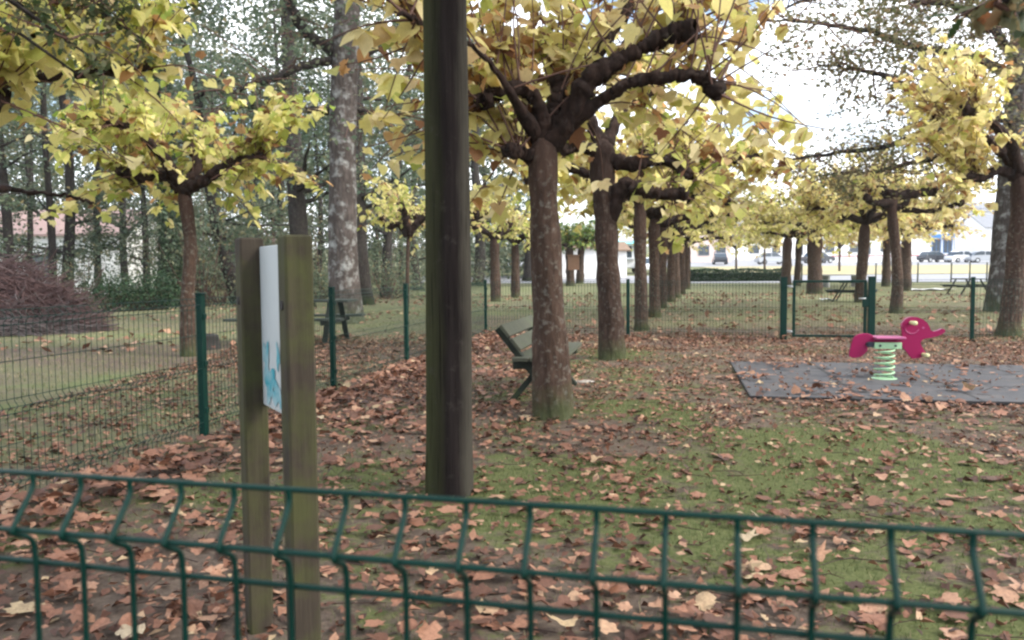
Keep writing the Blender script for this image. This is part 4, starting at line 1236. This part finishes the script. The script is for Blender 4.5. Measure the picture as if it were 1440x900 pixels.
Yh = 47; xa, xb = gx(-200, Yh), gx(172, Yh)
house('long_house', ((xa + xb) / 2, Yh, .1), xb - xa, 8, 3.5, 1.6, 'wall', 'roof_pink', [(-5, 1.7, 1.2, 1.3), (-1, 1.7, 1.2, 1.3), (3, 1.7, 1.2, 1.3)], 'long white house with a faded pink tiled roof, behind the woods')
xa, xb = gx(318, 52), gx(402, 52)
house('white_outbuilding', ((xa + xb) / 2, 52, .2), xb - xa, 5, 2.6, .8, 'wall', 'roof_pink', [(-.8, 1.4, .9, 1.0)], 'small white outbuilding in the woods behind the sign posts', 'building')
Yw = 66; xa, xb = gx(752, Yw), gx(840, Yw)
house('white_outbuilding', ((xa + xb) / 2, Yw, .62), xb - xa, 9, 2.5, 1.0, 'wall', 'roof_brown', [], 'low white outbuilding with brown tiled eaves behind the green-leaved trees', 'building')
xa, xb = gx(841, Yw), gx(885, Yw)
house('white_outbuilding', ((xa + xb) / 2, Yw + 1.5, .65), xb - xa, 6, 2.3, .7, 'wall', 'roof_brown', [], 'lower white annex next to the outbuilding, just behind a dark trunk', 'building')
Ys = 150; zs = float(hz(0, Ys))
sh = house('shop', (gx(1335, Ys), Ys, zs), 20, 12, 8.2, 2.2, 'wall', 'roof_grey',
           [(-2.6 + k * 2.1, 1.9, 1.7, 2.6) for k in range(4)] + [(-3 + k * 3.0, 5.4, 1.7, 1.5) for k in range(3)], 'tall white building with blue framed shop windows beyond the road', 'shop', frame='blue')
mb = MB(); mb.box((.6, -.35, 3.75), (9.5, .6, .7)); mb.build('shop_fascia', M['blue'], sh)
for k, (px, Y, w, hw, hr, wm, rm, lab) in enumerate((
        (985, 118, 9, 5.2, 2.2, 'wall_pink', 'roof_brown', 'pale pink house seen between the last row trunks and the hedge end'),
        (1055, 135, 13, 5.0, 2.4, 'wall', 'roof_grey', 'white house with dark windows above the middle of the hedge'),
        (1160, 140, 15, 5.6, 2.4, 'wall', 'roof_brown', 'white house with brown roof behind the stout plane tree'),
        (1240, 145, 9, 5.0, 2.2, 'wall', 'roof_pink', 'white house with pink roof beyond the T-shaped plane tree'),
        (1445, 130, 14, 5.0, 2.3, 'wall', 'roof_grey', 'white house behind the big grey oak'))):
    house('house', (gx(px, Y), Y, float(hz(0, Y))), w, 9, hw, hr, wm, rm, [(-w * .3, 1.6, 1.2, 2.1), (w * .05, 1.7, 1.6, 1.4), (w * .33, 1.7, 1.4, 1.4), (-w * .25, 4.1, 1.2, 1.2), (w * .2, 4.1, 1.2, 1.2)], lab, group='houses across the road')
Y = 112; mb = MB(); mb.box((0, 0, .35), (17, .3, .9)); wl = mb.build('low_wall', M['wall']); wl.location = (gx(1255, Y), Y, float(hz(0, Y)))
tag(wl, 'low white roadside wall with a red coping, behind the T-shaped plane tree', 'wall')
mb = MB(); mb.box((0, 0, .86), (17.1, .4, .12)); mb.build('coping', M['red'], wl)

# ------------------------------------------------------------------ vehicles
def car(loc, rz, paint, label, s=1.0):
    root = empty('parked_car', loc, label, 'car', 'cars parked beyond the road', rz); root.scale = (s, s, s)
    prof = [(-2.05, .35), (-2.08, .62), (-1.98, .86), (-1.55, .93), (-1.05, .97), (.85, .97), (1.65, .88), (2.02, .74), (2.06, .45), (1.95, .28), (-1.95, .28)]
    mb = MB(); mb.prism(prof, 1.68, bevel=.06); mb.build('body', M[paint], root)
    cab = [(-1.75, .92), (-1.35, 1.36), (-.9, 1.46), (.15, 1.46), (.45, 1.38), (1.15, .95)]
    mb = MB(); mb.prism(cab, 1.46, bevel=.05); c = mb.build('cabin', M['glass'], root)
    mb = MB(); mb.prism([(-1.32, 1.385), (-.9, 1.48), (.15, 1.48), (.42, 1.40), (.15, 1.44), (-.9, 1.44)], 1.40); 
    for s_ in (-1, 1):
        mb.bar((-.35, s_ * .735, .95), (-.35, s_ * .715, 1.45), .08, .03, up=(0, 1, 0))
    mb.build('roof', M[paint], c)
    for x in (-1.28, 1.3):
        for y in (-.78, .78):
            mb = MB(); mb.tube([(x, y - .1, .31), (x, y, .31), (x, y + .1, .31)], .31, 16); w = mb.build('wheel', M['tyre'], root)
            mb = MB(); mb.tube([(x, y - .105, .31), (x, y, .31), (x, y + .105, .31)], .18, 12); mb.build('rim', M['steel'], w)
    for y in (-.6, .6):
        mb = MB(); mb.box((2.045, y, .66), (.05, .3, .13), bevel=.01); mb.build('headlight', M['board'], root)
    return root


for px, Y, rz, pt, lab in ((1012, 105, 80, 'car_dark', 'dark parked car above the hedge, near the end of the tree row'),
                           (1150, 108, 10, 'car_dark', 'black parked car behind the stout plane tree'),
                           (1312, 108, 15, 'car_dark', 'dark parked car before the blue framed shop windows'),
                           (1352, 106, 10, 'car_white', 'white parked car before the blue framed shop windows'),
                           (1385, 104, -8, 'car_grey', 'silver parked car nearest the big grey oak'),
                           (1085, 104, 5, 'car_grey', 'silver parked car above the free end of the hedge'),
                           (912, 76, 95, 'car_white', 'white parked car glimpsed between the row trunks')):
    car((gx(px, Y), Y, float(hz(0, Y)) + .02), RAD(rz), pt, lab)
Y = 76
tk = empty('market_truck', (gx(884, Y), Y, float(hz(0, Y)) + .02), 'white market truck with turquoise awning and open dark hatch behind the row', 'truck', None, RAD(4))
mb = MB(); mb.box((0, 1.1, 1.75), (3.3, 2.2, 2.5), bevel=.08); mb.build('body', M['car_white'], tk)
mb = MB(); mb.box((-.35, -.004, 2.05), (1.3, .03, 1.1)); mb.box((.95, -.004, 2.05), (.6, .03, .8)); mb.build('hatch', M['glass'], tk)
mb = MB(); mb.add([(-1.8, .0, 3.05), (1.8, .0, 3.05), (1.8, -1.5, 2.75), (-1.8, -1.5, 2.75), (-1.8, .0, 3.1), (1.8, .0, 3.1), (1.8, -1.5, 2.8), (-1.8, -1.5, 2.8)], [(3, 2, 1, 0), (4, 5, 6, 7), (0, 1, 5, 4), (1, 2, 6, 5), (2, 3, 7, 6), (3, 0, 4, 7)]); mb.build('awning', M['turq'], tk)
for x in (-1.1, 1.1):
    for y in (.35, 1.85):
        mb = MB(); mb.tube([(x, y - .12, .38), (x, y, .38), (x, y + .12, .38)], .38, 14); mb.build('wheel', M['tyre'], tk)
mb = MB(); mb.box((-.4, -.25, 1.35), (1.9, .45, .06)); mb.build('counter', M['steel'], tk)

# ------------------------------------------------------------------ small things
b = np.array([gx(806, 53.6), 53.6, float(hz(0, 53.6))])
mb = MB(); mb.box((0, -.33, 1.55), (.75, .12, .95), bevel=.01); mb.box((0, -.33, 2.06), (.9, .25, .08), bevel=.01)
nb_ = mb.build('notice_board', M['wood_box']); nb_.location = b; tag(nb_, 'brown wooden board fixed between the two green-leaved trees', 'notice board')
for k, (px, lab) in enumerate(((1127, 'first grey stake by the roadside, next to the stout trunk'), (1136, 'grey stake standing second from the stout trunk'), (1231, 'thin stake by the road above the gate latch'), (1290, 'roadside stake just beside the grey-stemmed plane tree'), (1337, 'roadside stake midway between grey stem and picnic table'), (1363, 'roadside stake directly behind the far picnic table'), (1387, 'roadside stake closest to the big grey oak'))):
    Y = 55; mb = MB(); mb.tube([(0, 0, -.1), (.02, 0, .6), (.03, .01, 1.35)], .05, 8); o = mb.build('wooden_stake', M['bench']); o.location = (gx(px, Y), Y, float(hz(0, Y))); tag(o, lab, 'stake', 'stakes along the road')
Y = 50; tb = empty('long_table', (gx(1182, Y), Y, float(hz(0, Y))), 'long grey table on two supports by the road, behind the gate', 'table')
mb = MB(); mb.box((0, 0, .75), (2.9, 1.2, .08), bevel=.01); mb.build('tabletop', M['concrete'], tb)
for x in (-.9, .9):
    mb = MB(); mb.box((x, 0, .35), (.14, .9, .72), bevel=.01); mb.build('support', M['concrete'], tb)


def scrap(name, p, sx, sy, mat, seed, label, cat, hgt=.03):
    rs = np.random.RandomState(seed); n = 6; V = []
    for i in range(n):
        for j in range(n): V.append(((i / 5 - .5) * sx + rs.randn() * .01, (j / 5 - .5) * sy + rs.randn() * .01, hgt * rs.rand()))
    F = [(i * n + j, i * n + j + 1, (i + 1) * n + j + 1, (i + 1) * n + j) for i in range(n - 1) for j in range(n - 1)]
    mb = MB(); mb.add(V, F); o = mb.build(name, M[mat]); o.location = (p[0], p[1], p[2] + .02); o.rotation_euler = (0, 0, rs.rand() * 6)
    return tag(o, label, cat)


p = ground(1162, 423); scrap('paper_sheet', p, .5, .5, 'paper', 1, 'white sheet of paper lying on the grass inside the gate view', 'paper', .08)
Y = 45; scrap('white_tarpaulin', (gx(1305, Y), Y, float(hz(0, Y))), 2.4, 1.6, 'paper', 2, 'white tarpaulin spread on the grass by the far picnic table', 'tarpaulin', .1)
p = ground(820, 538); mb = MB(); th = np.linspace(0, PI, 7); mb.tube(np.stack([.11 * -np.cos(th), 0 * th, .02 + 0 * th], 1), .012 + .028 * np.sin(th), 9, .25, 2); o = mb.build('pale_stone', M['stone']); o.location = p; o.scale = (1.1, 1.7, .45); tag(o, 'pale flat stone on the leaf litter beside the nearest plane trunk', 'stone')

# ------------------------------------------------------------------ leaf litter and grass
rs = np.random.RandomState(2024)


def litter_density(x, y):
    ins_ = inside(x, y); s = side_d(x, y); bk = back_d(x, y); n1 = vnoise(x, y, .55, 11); n2 = vnoise(x, y, 1.6, 12)
    d = np.where(ins_, (13 + 200 * np.clip(n1 + n2 - 1.0, 0, 1)) * np.where(y > 9.5, .7, 1), np.where(y > 14.5, 3, 15) + np.where(y > 14.5, 8, 34) * np.clip(n2 - .4, 0, 1))
    d = d + np.where(ins_, 260 * np.exp(-np.abs(s - .32) / .38) * (y > 1) * (.5 + n1) + 150 * np.exp(-np.abs(bk - .12) / .22) * (.4 + n1), 0)
    d = d + np.where(ins_, 60 * blob(x, y, -.35, 7.2, 1.2, 3.0) + 110 * np.exp(-(y / 3.0) ** 2) + 30 * blob(x, y, 2.4, 6.9, 1.6, .7), 0)
    d = d + np.where(~ins_ & (y < 30), 50 * blob(x, y, -4.2, 12, 3, 2.0) * .4, 0)
    d = d * np.where(ins_, 1 - .5 * np.clip(moss_mask(x, y), 0, 1), 1)
    return np.where(in_mat(x, y), 22 * (0.5 + 2.6 * (n1 > .58)), d)


def scatter(n, x0, x1, y0, y1, dmax, dens):
    x = rs.uniform(x0, x1, n); y = rs.uniform(y0, y1, n); k = rs.rand(n) * dmax < dens(x, y); return x[k], y[k]


def gz(x, y): return .03 * (vnoise(x, y, 1.3, 5) - .5)


mb = MB()
A = (16 - -9) * (17 - .9)
x, y = scatter(int(330 * 14 * 16.5), -4.5, 9.5, .9, 17.4, 330, litter_density)
n = len(x); pileup = np.clip(litter_density(x, y) / 250, 0, 1)
z = gz(x, y) + .008 + rs.rand(n) * (.012 + .09 * pileup) + in_mat(x, y) * .035
ax = rs.randn(n, 3); ax[:, 2] *= .07 + .2 * pileup; nn = rs.randn(n, 3) * (.12 + .2 * pileup)[:, None] + U
sz = rs.uniform(.04, .105, n) * np.where(rs.rand(n) < .05, 1.3, 1)
tn = np.clip(rs.beta(1.6, 1.7, n) * .93, 0, .93); tn = np.where(rs.rand(n) < .03, rs.uniform(.9, 1, n), tn)
pick = rs.rand(n); cu = rs.uniform(-1.0, 2.2, n)
for lo, hi, tp in [(k * .19, k * .19 + .19, RAGS[k]) for k in range(5)] + [(.95, 1.01, HEART)]:
    w = (pick >= lo) & (pick < hi); mb.leaves(np.stack([x, y, z], 1)[w], ax[w], nn[w], sz[w], tn[w], tp, 0, cu[w])
# crumbs and small leaves
x, y = scatter(210000, -4.5, 9.5, .9, 15.5, 330, lambda a, b: np.where(in_mat(a, b), 10, (40 + 190 * vnoise(a, b, .35, 17) ** 2 * 1.4 + 140 * np.exp(-(b / 3.2) ** 2)) * (1 - .45 * np.clip(moss_mask(a, b), 0, 1))) + 0 * a)
n = len(x); ax = rs.randn(n, 3) * [1, 1, .3]; nn = rs.randn(n, 3) * .35 + U
mb.leaves(np.stack([x, y, gz(x, y) + .012 + .01 * rs.rand(n) + in_mat(x, y) * .03], 1), ax, nn, rs.uniform(.016, .062, n), np.clip(rs.beta(1.2, 1.7, n), 0, .93), KITE, 0, rs.uniform(0, 3, n))
for k in range(1500):
    a = rs.uniform(-3.5, 6); b_ = rs.uniform(1, 11); th = rs.rand() * 6.28; L = rs.uniform(.05, .22)
    if in_mat(a, b_) and rs.rand() < .8: continue
    q = np.array([a, b_, float(gz(np.array(a), np.array(b_))) + .02 + (.03 if in_mat(a, b_) else 0)]); d = np.array([math.cos(th), math.sin(th), rs.randn() * .08]) * L
    mb.tube([q, q + d * .5 + rs.randn(3) * .01, q + d], [.0028, .0022, .0015], 3, caps=False)
# far leaves on the grass
x = rs.uniform(-16, 24, 7500); y = rs.uniform(12, 44, 7500); w = ~inside(x, y) & (vnoise(x, y, 2.5, 15) > .35); x, y = x[w], y[w]; n = len(x)
mb.leaves(np.stack([x, y, gz(x, y) + .03 + 0 * x], 1), rs.randn(n, 3) * [1, 1, .3], rs.randn(n, 3) * .35 + U, rs.uniform(.09, .2, n), np.clip(rs.beta(2, 1.8, n), 0, 1), KITE, 0, rs.uniform(0, 2.5, n))
tag(mb.build('fallen_leaves', M['litter']), 'brown fallen plane leaves strewn over the ground and heaped along the fences', 'leaves', None, 'stuff')

mb = MB()


def blades(x, y, h, w, tint):
    n = len(x); a = rs.rand(n) * 6.28; d = np.stack([np.cos(a), np.sin(a), 0 * a], 1); p = np.stack([x, y, gz(x, y) - .004], 1)
    ln = rs.uniform(.2, .9, n)[:, None] * d[:, [1, 0, 2]] * [-1, 1, 1]; tip = p + (U + ln) * h[:, None]
    V = np.stack([p - d * w[:, None], p + d * w[:, None], tip], 1).reshape(-1, 3)
    mb.add(V, np.arange(3 * n).reshape(-1, 3), 0, np.repeat(tint, 3))


x, y = scatter(260000, -4.2, 8, .9, 13, 1.0, lambda a, b: np.where(in_mat(a, b) | ~inside(a, b), 0, np.clip(moss_mask(a, b) * 1.1 - .12 + .35 * (vnoise(a, b, .3, 21) - .4), .015, 1)))
n = len(x); blades(x, y, rs.uniform(.012, .04, n), rs.uniform(.0012, .003, n), np.clip(rs.normal(.46, .26, n), 0, 1))
x = rs.uniform(-12, 14, 90000); y = rs.uniform(5, 26, 90000); w = ~inside(x, y); x, y = x[w], y[w]; n = len(x)
blades(x, y, rs.uniform(.02, .06, n), rs.uniform(.003, .006, n), np.clip(rs.normal(.68, .2, n), 0, 1))
tag(mb.build('grass', M['grass']), 'short grass and moss blades on the park ground', 'grass', None, 'stuff')

# thin autumn air over the whole place
me = bpy.data.meshes.new('haze'); vs = [(x, y, z) for z in (-2.5, 46) for x, y in ((-430, -62), (430, -62), (430, 720), (-430, 720))]
me.from_pydata(vs, [], [(3, 2, 1, 0), (4, 5, 6, 7), (0, 1, 5, 4), (1, 2, 6, 5), (2, 3, 7, 6), (3, 0, 4, 7)])
hm = bpy.data.materials.new('haze_air'); hm.use_nodes = True; hm.node_tree.nodes.clear()
ho = hm.node_tree.nodes.new('ShaderNodeOutputMaterial'); hv = hm.node_tree.nodes.new('ShaderNodeVolumePrincipled')
hv.inputs['Color'].default_value = (.95, .97, 1, 1); hv.inputs['Density'].default_value = .0004; hv.inputs['Anisotropy'].default_value = .2
hm.node_tree.links.new(hv.outputs[0], ho.inputs['Volume']); me.materials.append(hm)
ob = bpy.data.objects.new('haze', me); COL.objects.link(ob); tag(ob, 'thin pale autumn haze filling the air', 'haze', None, 'stuff')

# ------------------------------------------------------------------ light, sky, camera
w = bpy.data.worlds.new('World'); sc.world = w; w.use_nodes = True; nt = w.node_tree; nt.nodes.clear()
out = nt.nodes.new('ShaderNodeOutputWorld'); bgd = nt.nodes.new('ShaderNodeBackground'); sky = nt.nodes.new('ShaderNodeTexSky')
SUN_EL, SUN_AZ = RAD(40), RAD(112)      # bright quarter of the cloudy sky, towards the road
sky.sky_type = 'NISHITA'; sky.sun_disc = False; sky.sun_elevation = SUN_EL; sky.sun_rotation = SUN_AZ; sky.air_density = 1.0; sky.dust_density = 2.5
tc = nt.nodes.new('ShaderNodeTexCoord'); mp = nt.nodes.new('ShaderNodeMapping'); mp.inputs['Scale'].default_value = (2.2, 2.2, 5)
nz = nt.nodes.new('ShaderNodeTexNoise'); nz.inputs['Scale'].default_value = 1.6; nz.inputs['Detail'].default_value = 8
rp = nt.nodes.new('ShaderNodeValToRGB'); rp.color_ramp.elements[0].position = .42; rp.color_ramp.elements[1].position = .58
mx = nt.nodes.new('ShaderNodeMix'); mx.data_type = 'RGBA'; mx.inputs[7].default_value = (9.5, 9.8, 10.3, 1)
nt.links.new(tc.outputs['Generated'], mp.inputs['Vector']); nt.links.new(mp.outputs[0], nz.inputs['Vector']); nt.links.new(nz.outputs['Fac'], rp.inputs['Fac'])
nt.links.new(rp.outputs['Color'], mx.inputs[0]); nt.links.new(sky.outputs[0], mx.inputs[6]); nt.links.new(mx.outputs[2], bgd.inputs['Color'])
bgd.inputs['Strength'].default_value = .12; nt.links.new(bgd.outputs[0], out.inputs['Surface'])

sl = bpy.data.lights.new('Sun', 'SUN'); sl.energy = 1.5; sl.angle = RAD(20); sl.color = (1, .96, .9)
so = bpy.data.objects.new('Sun', sl); COL.objects.link(so)
sv = Vector((math.sin(SUN_AZ) * math.cos(SUN_EL), math.cos(SUN_AZ) * math.cos(SUN_EL), math.sin(SUN_EL)))
so.rotation_euler = sv.to_track_quat('Z', 'Y').to_euler()

cd = bpy.data.cameras.new('Camera'); co = bpy.data.objects.new('Camera', cd); COL.objects.link(co)
cd.sensor_width = 36; cd.lens = 36 * FPX / 1440; cd.clip_start = .05; cd.clip_end = 2000
co.matrix_world = CM; sc.camera = co
cd.dof.use_dof = True; cd.dof.focus_distance = 5.5; cd.dof.aperture_fstop = 7.0

sc.view_settings.view_transform = 'Standard'; sc.view_settings.look = 'None'; sc.view_settings.gamma = 1.0
sc.view_settings.exposure = 1.55; sc.view_settings.use_curve_mapping = False
cy = sc.cycles
cy.max_bounces = 6; cy.diffuse_bounces = 3; cy.glossy_bounces = 2; cy.transmission_bounces = 3; cy.transparent_max_bounces = 4
cy.use_denoising = True; cy.filter_width = 2.4
